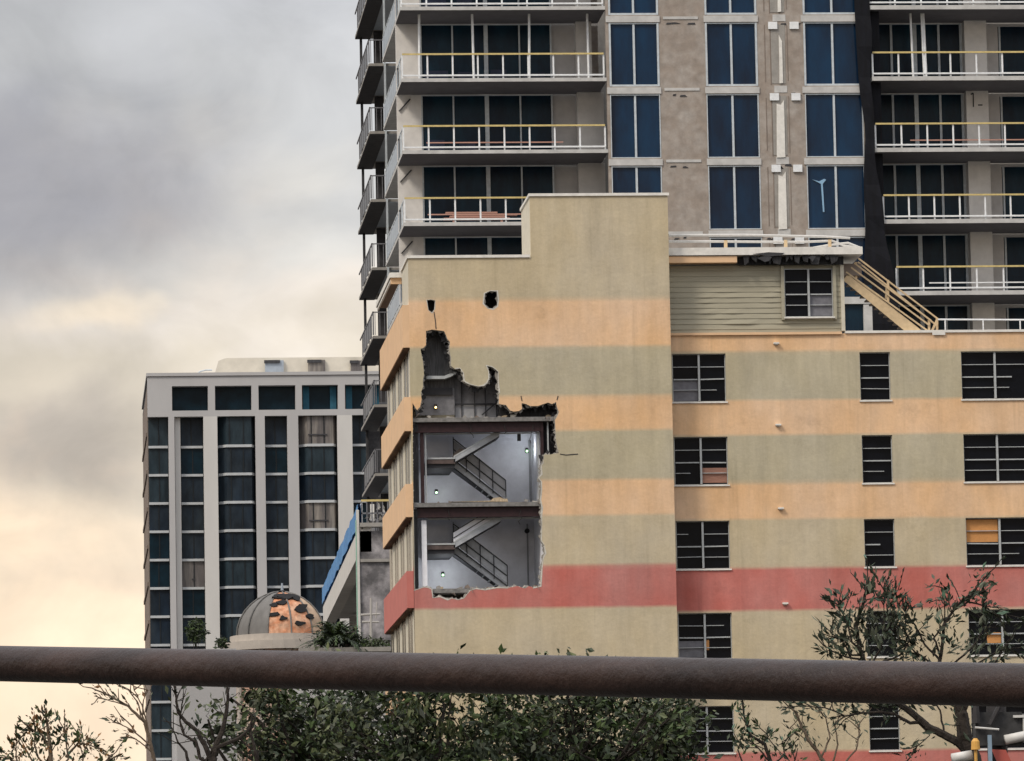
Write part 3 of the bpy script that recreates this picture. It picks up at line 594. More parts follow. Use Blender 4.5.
# penthouse with lap siding
XP1 = X(841, 300, YW); ZS = Z(760, 265, YW)
pw = (X(784.5, 292, YW), X(833, 292, YW), Z(805, 317, YW), Z(805, 268.5, YW))
sid = MB(); nb = 13; hb = (ZS-ZR)/nb
for i in range(nb):
    za, zb = ZR+hb*i, ZR+hb*(i+1)
    segs = [(XR+0.003, XP1)]
    if zb > pw[2] and za < pw[3]: segs = [(XR+0.003, pw[0]), (pw[1], XP1)]
    for (a, b) in segs:
        rw = random.Random(i*3+int(a))
        k = max(1, int((b-a)/0.45)); prev = rw.uniform(0, .02)
        for j in range(k):     # boards buckle: each run bulges differently
            xa, xb = a+(b-a)*j/k, a+(b-a)*(j+1)/k
            q = rw.uniform(0, 0.04) if (0.1 < (xa-XR)/(XP1-XR) < 0.65 and 2 <= i <= 8 and rw.random() < .4) else rw.uniform(0, .008)
            o0, o1 = 0.03+prev, 0.03+q
            sid.add([(xa, YW+0.1-o0, za), (xb, YW+0.1-o1, za), (xb, YW+0.085, zb), (xa, YW+0.085, zb), (xa, YW+0.1, za), (xb, YW+0.1, za)], [(0, 1, 2, 3), (4, 5, 1, 0)]); prev = q
sid.build('siding', 'siding_paint', hotel, 'buckled olive lap siding')
hole = [rect(*pw)]
wall_holes(rect(XR+0.003, XP1, ZR+0.01, ZS), hole, YW+0.11, YW+0.28).build('penthouse_wall', 'siding_paint', hotel)
mb = MB(); mb.box(XP1+0.001, XP1+0.13, YW+0.0, YW+0.3, ZR+0.1, ZS-0.02); mb.build('corner_trim', 'cream_paint', hotel)
mb = MB(); mb.box(pw[0]-0.12, pw[0]-0.004, YW-0.02, YW+0.09, pw[2]-0.1, pw[3]+0.1); mb.box(pw[1]+0.004, pw[1]+0.12, YW-0.02, YW+0.09, pw[2]-0.1, pw[3]+0.1); mb.build('window_trim', 'siding_paint', hotel)
wo, mid = hotel_window('A', pw[0], pw[1], pw[2], pw[3], 9, YW-0.06)
MB().box(mid+0.05, pw[1]-0.03, YW+0.11, YW+0.125, pw[2]+0.05, pw[2]+(pw[3]-pw[2])*0.47).build('screen', 'grey_screen', wo, 'grey screen in lower right pane')
mb = MB(); mb.box(XR+0.003, XP1-0.01, YW-0.08, YW+0.0, ZR-0.03, ZR+0.06); mb.build('ledge', 'peach_paint', hotel)
mb = MB(); mb.box(XP1-0.3, XP1-0.1, YW+0.3, YW+6, ZR-0.5, ZS-0.05); mb.box(XR+0.2, XP1-0.1, YW+6.002, YW+6.2, ZR-0.5, ZS-0.05); mb.build('penthouse_rear_wall', 'siding_paint', hotel)
XPE = X(862, 252, YW-0.3)
mb = MB(); mb.box(XR-0.0, XPE, YW-0.45, YW+6.4, ZPR-0.27, ZPR, 0); mb.build('penthouse_roof', 'white_cap', hotel)
mb = MB(); mb.box(XR+0.003, X(737, 260, YW-0.4), YW-0.40, YW+0.04, ZPR-0.53, ZPR-0.302); mb.build('fascia_board', 'peach_paint', hotel)
mb = MB(); mb.box(X(738, 260, YW), X(843, 260, YW), YW-0.10, YW+0.05, ZPR-0.58, ZPR-0.302)
rw = random.Random(11)
xx = X(742, 260, YW)
while xx < X(838, 260, YW):
    w_ = rw.uniform(0.08, 0.4); mb.prism([(xx, ZPR-0.305), (xx+w_, ZPR-0.305), (xx+w_*0.8, ZPR-0.305-rw.uniform(0.1, 0.32)), (xx+w_*0.2, ZPR-0.305-rw.uniform(0.05, 0.36))], YW-0.38, YW-0.2); xx += w_*rw.uniform(0.9, 1.6)
mb.build('torn_soffit', 'black_felt', hotel, 'blackened torn soffit under the roof edge')
# torn bits sitting over the roof edge
mb = MB()
for (a, b, c, d) in ((753, 784, 252.5, 256.5), (757, 772, 256.5, 262), (808, 816, 256, 262)):
    mb.prism(pf([(a, c+1.5), ((a+b)/2, c-0.3), (b, c+0.5), (b-3, d-1), ((a+b)/2, d), (a+3, d-2.5)], YW-0.45), YW-0.47, YW-0.452)
mb.build('tear', 'dark_panel', hotel)
# bent roof-edge rails
for pts in ([(669, 235.5), (700, 235.2), (745, 235), (790, 236), (820, 236.5), (850, 238)], [(669, 241.5), (720, 241.5), (760, 241.8), (800, 242), (832, 240.8), (845, 246), (860, 247.5)], [(813, 248), (830, 245), (848, 243), (858, 247)]):
    P3 = [at(a, b, YW+0.3) for a, b in pts]; MB().path(P3, [0.045]*len(P3)).build('roof_guard_rail', 'tube_white', hotel)
for px in (726, 726+60, 830):
    MB().box(X(px-2, 242, YW+0.3), X(px+1.2, 242, YW+0.3), YW+0.25, YW+0.35, ZPR+0.002, ZPR+0.36).build('guard_post', 'rail_tan', hotel)
# outdoor stair dropping from the penthouse roof to the wing roof
YS = YW+0.2
def pt(px, py, dy=0): return at(px, py, YS+dy)
st = MB()
st.prism(pf([(843, 280), (848, 274), (856, 281), (922, 331), (905, 331)], YS), YS, YS+0.06)
ext = st.build('roof_stair', 'rail_tan', hotel)
st = MB(); st.prism(pf([(849, 274), (857, 280), (922, 330.5), (908, 330.5)], YS+1.1), YS+1.1, YS+1.16); st.build('stringer', 'rail_tan', ext)
for i in range(13):
    u = (i+0.5)/13; c = at(847+(908-847)*u, 281+(331-281)*u, YS+0.3)
    MB().box(c.x-0.02, c.x+0.28, YS+0.07, YS+1.09, c.z-0.05, c.z).build('step', 'brown_side', ext)
for dy, rail_pts in ((0.02, [((846, 272), (928, 331)), ((851, 267.5), (929, 325)), ((854, 263), (931, 320.5))]), (1.12, [((858, 262), (936, 325)), ((858.5, 258.5), (938, 319))])):
    for a, b in rail_pts: MB().beam(pt(*a, dy), pt(*b, dy), 0.05, 0.055).build('handrail', 'rail_tan', ext)
for (a, b, dy) in (((888, 302), (888, 280), 0.08), ((886, 299), (887, 285), 1.08), ((929, 331), (929, 320), 0.08), ((937, 331), (937, 318), 1.08), ((932, 331), (937, 320), 0.6), ((856, 279), (856, 262), 0.08)):
    MB().beam(pt(*a, dy), pt(*b, dy), 0.06, 0.08).build('baluster', 'rail_tan', ext)
st = MB(); a = pt(862, 263); st.box(XP1+0.14, a.x-0.02, YS, YS+1.2, a.z-0.45, a.z-0.02); st.build('stair_platform', 'brown_side', ext)
mb = MB(); a, b = at(938, 319.5, YW+0.9), at(1060, 320, YW+0.9); mb.bar(a, b, 0.03)
for px in (945, 983, 1020, 1050): c = at(px, 320, YW+0.9); mb.box(c.x-0.02, c.x+0.02, c.y-0.02, c.y+0.02, ZR-0.3, c.z)
mb.build('roof_guard_rail', 'rail_white', hotel, 'thin white rail along the wing roof')

# ------------------------------------------------------------------ apartment tower behind
YT = 228.0; YBW = YT+3.3
tower = thing('apartment_tower', 'tall unfinished grey tower with balconies and blue glass behind striped building', 'building', (30, 240, 0))
PZ = (Z(500, 9.5, YT)-Z(500, 225, YT))/3
zlev0 = Z(500, 81.6, YT)           # slab underside of the storey seen second from the top
xl = X(401.5, 85, YT); xc = X(607, 85, YT)
xm = X(864, 60, YT); xr0 = X(873, 77, YT); xre = 50.0
zlevR = Z(940, 80.5, YT)
levels = list(range(-6, 4))
def railing(mb_, x0, x1, y, z, n, mi_top=1, h=1.07, mid=False, skip=()):
    mb_.box(x0, x1, y, y+0.05, z+h-0.03, z+h+0.045, mi_top); mb_.box(x0, x1, y, y+0.05, z+0.10, z+0.17, 0)
    for i in range(n+1):
        xx = x0+(x1-x0)*i/n; mb_.box(xx-0.035, xx+0.035, y+0.055, y+0.11, z+0.005, z+h-0.035, 0)
    if mid: mb_.box(x0+(x1-x0)*.12, x0+(x1-x0)*.8, y+0.8, y+0.84, z+0.44, z+0.49, 2)
# left bay
wall_x0 = X(397, 120, YBW)
for k in levels:
    zb = zlev0+PZ*k; ztop = zb+0.16
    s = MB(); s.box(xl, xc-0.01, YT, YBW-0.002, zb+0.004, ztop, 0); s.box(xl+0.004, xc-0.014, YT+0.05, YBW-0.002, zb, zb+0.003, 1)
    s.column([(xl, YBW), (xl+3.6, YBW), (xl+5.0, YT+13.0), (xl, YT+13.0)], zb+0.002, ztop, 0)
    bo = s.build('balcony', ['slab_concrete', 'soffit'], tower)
    r = MB(); railing(r, xl+0.05, xc-0.12, YT+0.03, ztop, 8, 1, mid=(k in (-1, -2)))
    r.build('railing', ['rail_white', 'rail_yellow' if k != 1 else 'rail_white', 'rail_pink'], bo)
    r = MB(); r.box(xl+0.03, xl+0.08, YT+0.15, YT+12.9, ztop+1.03, ztop+1.09); r.box(xl+0.03, xl+0.06, YT+3.2, YT+12.9, ztop+0.12, ztop+0.95, 1)
    for j in range(9): r.box(xl+0.02, xl+0.09, YT+0.2+j*1.55, YT+0.27+j*1.55, ztop+0.01, ztop+1.03)
    r.build('side_railing', ['alu_frame', 'frosted'], bo)
# walls of left bay
hz0 = zlev0+PZ*levels[0]; hz1 = zlev0+PZ*(levels[-1]+1)
xw0, xw1 = X(421.5, 120, YBW), X(553, 120, YBW)
for k in levels:
    zb = zlev0+PZ*k+0.165; zt = zb+PZ-0.17
    hd = zt-0.015
    m = MB(); m.box(wall_x0, xw0, YBW, YBW+0.2, zb, zt); m.box(xw0+.001, xw1-.001, YBW, YBW+0.2, hd, zt); 
    m.build('bay_wall', 'tower_stucco', tower)
    q = MB(); a = X(576.5, 120, YBW)
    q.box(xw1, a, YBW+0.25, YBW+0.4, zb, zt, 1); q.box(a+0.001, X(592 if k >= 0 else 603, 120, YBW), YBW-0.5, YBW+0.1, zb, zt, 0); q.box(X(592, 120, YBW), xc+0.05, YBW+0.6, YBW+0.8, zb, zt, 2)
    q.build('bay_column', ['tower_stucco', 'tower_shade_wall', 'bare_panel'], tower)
    g = MB(); fr = 0.05; n = 4
    g.box(xw0+0.001, xw1-0.001, YBW+0.12, YBW+0.16, zb+0.001, hd-0.001)
    wn = g.build('window', 'bay_glass', tower)
    fm = MB()
    for j, xx in enumerate((xw0+0.03, xw0+(xw1-xw0)*0.245, xw0+(xw1-xw0)*0.50, xw0+(xw1-xw0)*0.755, xw1-0.03)):
        w_ = 0.035 if j != 2 else 0.09
        fm.box(xx-w_, xx+w_, YBW+0.04, YBW+0.118, zb+0.002, hd-0.002)
    fm.box(xw0+0.08, xw1-0.08, YBW+0.06, YBW+0.11, zb+0.002, zb+0.07); fm.box(xw0+0.08, xw1-0.08, YBW+0.06, YBW+0.11, hd-0.03, hd-0.002)
    fm.build('frame', 'alu_frame', wn)
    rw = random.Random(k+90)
    for j in range(4):      # reflections painted as violet panels, and packed material, seen low behind the rail
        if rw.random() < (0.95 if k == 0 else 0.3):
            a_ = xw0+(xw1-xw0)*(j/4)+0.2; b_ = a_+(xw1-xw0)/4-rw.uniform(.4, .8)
            MB().box(a_, b_, YBW+0.112, YBW+0.117, zb+0.08, zb+rw.uniform(.8, 1.0)).build('painted_reflection', 'violet_reflection', wn)
# scaffold props on the highest balcony in view
for px in (419, 472, 529, 587):
    a = at(px, 13, YT+0.9); b = at(px+0.8, 77, YT+0.9); MB().bar((a.x, YT+0.9, zlev0+PZ-0.01), (a.x+rnd.uniform(-.05, .05), YT+0.9, zlev0+0.17), 0.055).build('shoring_prop', 'rail_white', tower)
for k in (0, -1, -2, -3):   # diagonal brackets at the left end wall
    zb = zlev0+PZ*k; MB().beam((wall_x0+0.1, YBW-0.05, zb-0.75), (wall_x0+0.6, YBW-0.05, zb-0.2), 0.04, 0.06).build('bracket', 'dark_panel', tower)
# splayed side wall behind the left bay
m = MB(); m.column([(wall_x0+0.01, YBW+0.21), (xl+3.6, YBW+0.21), (xl+5.0, YT+13), (xl+4.8, YT+13), (wall_x0+0.15, YBW+0.5)], hz0-8, hz1); m.build('splayed_wall', 'tower_stucco', tower)
# side balconies further back
YA, YE = 241.8, 252.3
for k in range(-8, 4):
    zz = Z(376, 66.0, YA)+PZ*k; s = MB(); xa = X(368.5, 63.5, YA); xb = xa+2.2
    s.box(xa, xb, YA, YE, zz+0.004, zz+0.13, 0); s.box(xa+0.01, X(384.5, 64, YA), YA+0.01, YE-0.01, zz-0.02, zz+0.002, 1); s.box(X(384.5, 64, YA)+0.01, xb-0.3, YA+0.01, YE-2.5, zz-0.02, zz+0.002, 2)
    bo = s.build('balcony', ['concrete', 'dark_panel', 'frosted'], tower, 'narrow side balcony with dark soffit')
    r = MB(); r.box(xa, xa+0.05, YA, YE, zz+1.2, zz+1.26)
    for j in range(6): r.box(xa, xa+0.06, YA+j*1.7, YA+j*1.7+0.08, zz+0.17, zz+1.2)
    for j in range(5): r.box(xa+0.1+j*0.22, xa+0.13+j*0.22, YA+0.02, YA+0.05, zz+0.17, zz+1.2)
    r.box(xa, xa+1.0, YA, YA+0.05, zz+1.2, zz+1.25); r.box(xa+0.02, xa+0.04, YA+1.2, YE-2.5, zz+0.3, zz+1.15, 1); r.build('railing', ['rail_grey', 'frosted_dark'], bo)
    d = MB(); c = X(374, 80, YE-2); d.box(c, c+0.42, YE-2.2, YE-2.0, zz+0.175+1.0, zz+PZ-0.03); d.box(c, c+0.42, YE-2.2, YE-2.05, zz+0.175, zz+1.17, 1); d.build('privacy_panel', ['dark_panel', 'frosted_dark'], bo)
c = X(385, 80, YA-0.05); MB().box(c-0.045, c+0.045, YA-0.12, YA-0.02, 5, hz1+2).build('corner_post', 'alu_frame', tower)
c = X(361.5, 80, YE-0.4); MB().box(c-0.06, c+0.06, YE-0.5, YE-0.3, 5, hz1+2).build('corner_post', 'dark_panel', tower)
# central flat bay
cw = [(X(609, 50, YT), X(659, 50, YT)), (X(705.3, 50, YT), X(757.3, 50, YT)), (X(803.6, 50, YT), X(861.5, 50, YT))]
zc0 = Z(735, 86.0, YT); zc1 = Z(735, 22.6, YT); hgt = zc1-zc0
ho = []
for k in levels:
    for (a, b) in cw: ho.append(rect(a, b, zc0+PZ*k, zc0+PZ*k+hgt))
zo = zc0+PZ*levels[0]-6
wall_holes(rect(xc, xm, zo, zc0+PZ*(levels[-1]+1)), ho, YT, YT+0.3).build('core_wall', 'bare_panel', tower, 'patchy bare concrete wall between blue windows')
for k in levels:
    zz = zc0+PZ*k
    for (a, b, c_, d_) in ((cw[0][0]-0.12, cw[0][1]+0.05, .33, .05), (cw[1][0]-0.05, cw[1][1]+0.05, .33, .05), (cw[2][0]-0.10, cw[2][1], .33, .05), (cw[0][1]+0.2, cw[1][0]-0.3, .2, .08)):
        MB().box(a, b, YT-0.05 if c_ > .3 else YT-0.03, YT-0.002, zz-c_, zz-d_).build('floor_band', 'slab_concrete', tower)
    for ci, (a, b) in enumerate(cw):
        mid = (a+b)/2; g = MB(); g.box(a+0.001, mid-0.002, YT+0.10, YT+0.13, zz+0.001, zz+hgt-0.001); g.box(mid+0.002, b-0.001, YT+0.10, YT+0.13, zz+0.001, zz+hgt-0.001); wn = g.build('window', 'blue_glass', tower)
        f = MB(); fw_ = 0.085 if k >= 0 else 0.04; mid = (a+b)/2
        f.box(mid-0.045, mid+0.045, YT+0.02, YT+0.098, zz+0.01, zz+hgt-0.01)
        f.box(a+0.002, a+fw_, YT-0.02, YT+0.098, zz+0.002, zz+hgt-0.002); f.box(b-fw_, b-0.002, YT-0.02, YT+0.098, zz+0.002, zz+hgt-0.002)
        f.box(a+fw_+.001, b-fw_-.001, YT+0.0, YT+0.097, zz+0.002, zz+fw_); f.box(a+fw_+.001, b-fw_-.001, YT+0.0, YT+0.097, zz+hgt-0.05, zz+hgt-0.002)
        f.build('frame', 'alu_frame', wn)
    # service riser and junction plates between second and third windows
    xs = X(778, 50, YT)
    ri = MB(); a = X(774, 50, YT); b = X(782.5, 50, YT)
    if k >= 0: ri.prism([(a+0.2, zz+0.1), (b-0.02, zz+0.12), (b-0.02, zz+hgt*0.7), (b-0.16, zz+hgt*0.8), (a+0.22, zz+hgt*0.5)], YT-0.06, YT-0.021)
    else: ri.prism([(a, zz-0.02), (b, zz), (b, zz+hgt*0.9), (b-.15, zz+hgt*.82), (a+0.05, zz+hgt*0.84)], YT-0.06, YT-0.021)
    ri.build('service_riser', 'white_cap', tower)
    MB().box(X(771, 50, YT), X(785, 50, YT), YT-0.02, YT-0.001, zz+0.1, zz+hgt-.1).build('patch', 'concrete', tower)
    MB().box(X(776, 50, YT)-0.12, X(776, 50, YT)+0.45, YT-0.02, YT-0.001, zz-0.3, zz+0.0).build('patch', 'slab_concrete', tower)
    for px in (768.5, 790):
        c = X(px, 50, YT); MB().box(c, c+0.40, YT-0.09, YT-0.021, zz-0.66, zz-0.34).build('junction_plate', 'rail_white', tower)
    for px in (764.5, 772, 787):
        q_ = MB(); yo = random.Random(k*7+px).uniform(.1, .5); q_.box(X(px, 50, YT), X(px, 50, YT)+.035, YT-.012, YT-.0005 if px != 772 else YT-.0205, zz+yo, zz+hgt-yo*.6) if px != 772 else q_.box(X(770, 50, YT), X(770, 50, YT)+.04, YT-.012, YT-.001, zz+.05, zz+hgt-.3); q_.build('wall_seam', 'brown_side', tower)
    rk = random.Random(k+50)
    mp = MB()
    for _ in range(5):
        cx = rk.choice([rk.uniform(cw[0][1]+.3, cw[1][0]-.6), rk.uniform(cw[1][1]+.2, cw[2][0]-.3)]); cz = zz-0.38-rk.uniform(0, 0.12)
        mp.prism([(cx, cz), (cx+rk.uniform(.1, .4), cz+rk.uniform(-.03, .03)), (cx+rk.uniform(.1, .35), cz+.08), (cx+.03, cz+.07)], YT-0.02, YT-0.001)
    mp.build('broken_patch', 'dark_panel', tower)
# torn sheet hanging in one window
zz = zc0-PZ*2; pts = [(812, 179.5), (819, 181.5), (824, 179), (826, 179.8), (822.6, 184), (823.4, 196), (824.3, 212), (822.9, 212), (821.8, 197), (820.9, 184)]
MB().prism(pf(pts, YT+0.09), YT+0.05, YT+0.095).build('torn_sheet', 'tarp_pale', tower, 'torn pale film hanging in the dark window')
# dark recess wall and hanging net between central and right bays
xd = X(866, 120, YT)
m = MB(); m.box(xm+0.002, xm+0.1, YT, YT+0.3, zo, hz1, 0); m.build('edge_trim', 'alu_frame', tower)
net = MB()
zA, zB = Z(870, -60, YT), Z(870, 340, YT)
nn = 26; 
for i in range(nn):
    u0, u1 = i/nn, (i+1)/nn
    za, zb = zA+(zB-zA)*u0, zA+(zB-zA)*u1
    def xr_(u): 
        py = -60+400*u; base = 870.5+max(0, (py-60))*.04+max(0, py-145)*.085+max(0, py-220)*.05
        return X(base+1.2*sin(u*31), py, YT)
    def xl_(u):
        py = -60+400*u; return X(854.5+max(0, min(1, (py-40)/90))*9.5+.8*sin(u*27+1), py, YT)
    net.add([(xl_(u0), YT-0.16, za), (xr_(u0), YT-0.1+0.06*sin(i*1.7), za), (xr_(u1), YT-0.1+0.06*sin((i+1)*1.7), zb), (xl_(u1), YT-0.16, zb),
             (xl_(u0), YT-0.12, za), (xr_(u0), YT-0.02, za), (xr_(u1), YT-0.02, zb), (xl_(u1), YT-0.12, zb)], [(0, 1, 2, 3), (7, 6, 5, 4), (1, 5, 6, 2)])
net.build('debris_net', 'black_net', tower, 'black net hanging beside the right balconies')
MB().box(xm+0.103, xr0+0.4, YT+0.4, YBW+0.2, zo, hz1).build('recess_wall', 'black_net', tower)
# right bay
for k in levels:
    zb = zlevR+PZ*k; ztop = zb+0.19
    lx = {1: 868, 0: 872, -1: 875, -2: 883, -3: 896, -4: 905}.get(k, 870)
    s = MB(); x0 = X(lx, 77-72*k, YT)
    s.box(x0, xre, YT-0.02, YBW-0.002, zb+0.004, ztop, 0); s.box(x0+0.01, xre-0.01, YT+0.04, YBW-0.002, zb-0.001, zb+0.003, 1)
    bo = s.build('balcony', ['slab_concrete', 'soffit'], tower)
    r = MB(); n = int((xre-x0)/1.12); railing(r, x0+0.05, xre-0.1, YT+0.0, ztop, n, 1, mid=(k in (-1, -3)))
    r.build('railing', ['rail_white', 'rail_yellow', 'rail_pink' if k == -1 else 'rail_white'], bo)
    zt = zb+PZ-0.005; hd = zt-0.02; zf_ = ztop+0.004
    cA, cB, cC, cD = X(872, 120, YBW), X(964.5, 120, YBW), X(986.5, 120, YBW), X(1001, 120, YBW)
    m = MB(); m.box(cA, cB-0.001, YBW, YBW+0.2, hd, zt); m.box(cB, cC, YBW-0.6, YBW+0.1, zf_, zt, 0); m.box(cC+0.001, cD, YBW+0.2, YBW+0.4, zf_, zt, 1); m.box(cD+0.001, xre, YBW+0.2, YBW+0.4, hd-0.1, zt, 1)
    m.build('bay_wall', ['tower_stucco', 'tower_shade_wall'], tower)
    g = MB(); g.box(cA, cB-0.001, YBW+0.12, YBW+0.16, zf_, hd-0.001); wn = g.build('window', 'bay_glass', tower)
    f = MB()
    for j, px in enumerate((872, 893.5, 917, 941, 963)):
        c = X(px, 120, YBW); w_ = 0.05 if j != 2 else 0.09; f.box(c-w_, c+w_, YBW+0.04, YBW+0.118, zf_, hd-0.002)
    f.box(cA, cB-0.12, YBW+0.06, YBW+0.11, hd-0.03, hd-0.003); f.build('frame', 'alu_frame', wn)
    g = MB(); g.box(cD+0.002, xre, YBW+0.32, YBW+0.36, zf_, hd-0.102); wn = g.build('window', 'bay_glass', tower)
    f = MB()
    for j in range(5): f.box(cD+0.05+j*1.6, cD+0.13+j*1.6, YBW+0.25, YBW+0.318, zf_+0.051, hd-0.104)
    f.box(cD+0.05, cD+6.53, YBW+0.25, YBW+0.318, zf_, zf_+0.05)
    f.build('frame', 'alu_frame', wn)
# shoring props on the right bay's upper balcony
for px in (911, 922, 924):
    a = X(px, 40, YT+0.9); MB().bar((a, YT+0.9, zlevR+PZ-0.01), (a+0.06, YT+0.9, zlevR+0.2), 0.05).build('shoring_prop', 'rail_white', tower)
# sprayed mark on the right column
mk = MB(); yk = YBW-0.606
for a, b in (((970.8, 94.5), (973.2, 93.2)), ((973.2, 93.2), (973.4, 107)), ((978, 105), (982.5, 105))):
    pa, pb = at(*a, yk), at(*b, yk); mk.beam((pa.x, yk, pa.z), (pb.x, yk, pb.z), 0.008, 0.055)
mk.build('sprayed_mark', 'dark_panel', tower, 'dark hand-sprayed 1 and dash')
# rest of the body, so that the tower stands on the ground
MB().box(xl+3.7, xre, YT+13.0, YT+24, 0, hz1).box(xl+0.2, xre, YT+0.5, YT+12.9, 0, zo+0.1 if zo < 14 else 14).build('rear_block', 'concrete', tower)

# boards left on one balcony
zb_ = zlev0+PZ*-2+0.163
bs = thing('board_stack', 'pinkish boards stacked on the left balcony just above the striped parapet', 'boards', (X(470, 215, YT), YT+1.4, zb_))
for q_, (a_, b_, h_) in enumerate(((446, 512, 0.0), (452, 508, 0.09), (455, 520, 0.18), (448, 500, 0.27))):
    MB().box(X(a_, 215, YT), X(b_, 215, YT), YT+1.2+.03*q_, YT+1.6, zb_+h_+.3, zb_+h_+.37).build('board', 'rail_pink', bs)
for px in (455, 503): MB().box(X(px, 215, YT), X(px, 215, YT)+.1, YT+1.25, YT+1.55, zb_, zb_+.299).build('trestle', 'rail_pink', bs)

# white framed gap beside the penthouse (lower glass of the tower seen under the stair)
yq = 214.0
a0, a1 = X(844, 300, yq), X(872, 300, yq)
annex = thing('glazed_stair_head', 'low blue glazed lobby with white frame beneath the roof stair', 'building', (a0, yq+1, 0))
g = MB(); g.box(a0-0.6, a1+0.02, yq+0.1, yq+2.0, 0, Z(850, 285, yq)); gb = g.build('glazing', 'bay_glass', annex)
f = MB(); f.box(a0-0.6, a1+0.05, yq-0.05, yq+0.098, Z(850, 304, yq), Z(850, 297, yq)); 
f.box(X(863.5, 315, yq), X(872, 315, yq), yq-0.1, yq+0.097, 0, Z(850, 305, yq)); f.build('frame', 'slab_concrete', annex)

# ------------------------------------------------------------------ far apartment block
YL = 560.0
far = thing('apartment_block', 'pale grey mid rise block with bay windows standing far left', 'building', (25, 590, 0))
xa = X(147.5, 400, YL); xe = X(420, 400, YL); ztop = Z(250, 375.5, YL); zcor = Z(250, 416, YL)
sx = lambda px: X(px, 480, YL)
MB().box(xa, xe, YL+2.0, YL+32, 0, ztop-0.5).build('body', 'dark_panel', far)
MB().box(xa-0.01, xa+0.5, YL+1.5, YL+32, 0, ztop-1).build('side_wall', 'brown_side', far, 'brown stained left side wall')
sb = MB()
for i in range(14): sb.box(xa-0.14, xa-0.012, YL+4, YL+31, ztop-6-i*4.0, ztop-5.6-i*4.0)
sb.build('side_ledge', 'brown_side', far)
# top storey frame with deep openings
th = [(172, 208), (215, 251.5), (258.5, 295.5), (302, 338), (345, 381), (388, 418)]
ho = [rect(X(a, 397, YL), X(b, 397, YL), Z(250, 410, YL), Z(250, 385.5, YL)) for a, b in th]
wall_holes(rect(xa, xe, zcor, ztop), ho, YL, YL+1.2).build('top_storey_wall', 'pale_stucco', far)
for i, (a, b) in enumerate(th):
    w = MB().box(X(a, 397, YL)-.1, X(b, 397, YL)+.1, YL+1.25, YL+1.4, Z(250, 411, YL), Z(250, 385, YL)).build('window', 'far_glass_teal', far)
    if i >= 3:
        x0, x1 = X(a, 397, YL), X(b, 397, YL)
        for xa_, xb_ in ((x0+.15, x0+.8), (x1-.8, x1-.15)): MB().box(xa_, xb_, YL+0.9, YL+1.2, Z(250, 410, YL)+.05, Z(250, 386, YL)).build('curtain', 'teal_curtain', w)
MB().box(xa-0.1, xe+0.1, YL-0.15, YL+32, ztop+0.002, ztop+0.35).build('roof', 'pale_stucco', far)
# penthouse
pz0, pz1 = ztop+0.36, Z(290, 357.5, YL+6)
mb = MB(); x0, x1 = X(213, 370, YL+6), xe
mb.prism([(x0, pz0), (x1, pz0), (x1, pz1), (x0+1.4, pz1), (x0+0.6, pz1-0.3)], YL+6, YL+20)
ph = mb.build('roof_penthouse', 'penthouse_wall', far)
for (a, b, c, d) in ((265, 283.5, 360.5, 373), (308, 325, 360.5, 373), (350.5, 362, 361.5, 373)):
    MB().box(X(a, 367, YL+6), X(b, 367, YL+6), YL+5.6, YL+5.98, Z(290, d, YL+6), Z(290, c, YL+6)).build('roof_window', 'frosted' if a < 300 else 'curtain_glass', ph)
    MB().box(X(a, 367, YL+6)-0.1, X(b, 367, YL+6)-.4, YL+5.4, YL+5.58, Z(290, c+3, YL+6), Z(290, c, YL+6)).build('roof_lintel', 'dark_panel', ph)
mb = MB()
P3 = [at(197, 374, YL+1), at(200, 371.5, YL+1), at(206, 370, YL+1), at(212, 370, YL+1)]
mb.path(P3, [0.08]*4); mb.build('roof_pipe', 'alu_frame', far)
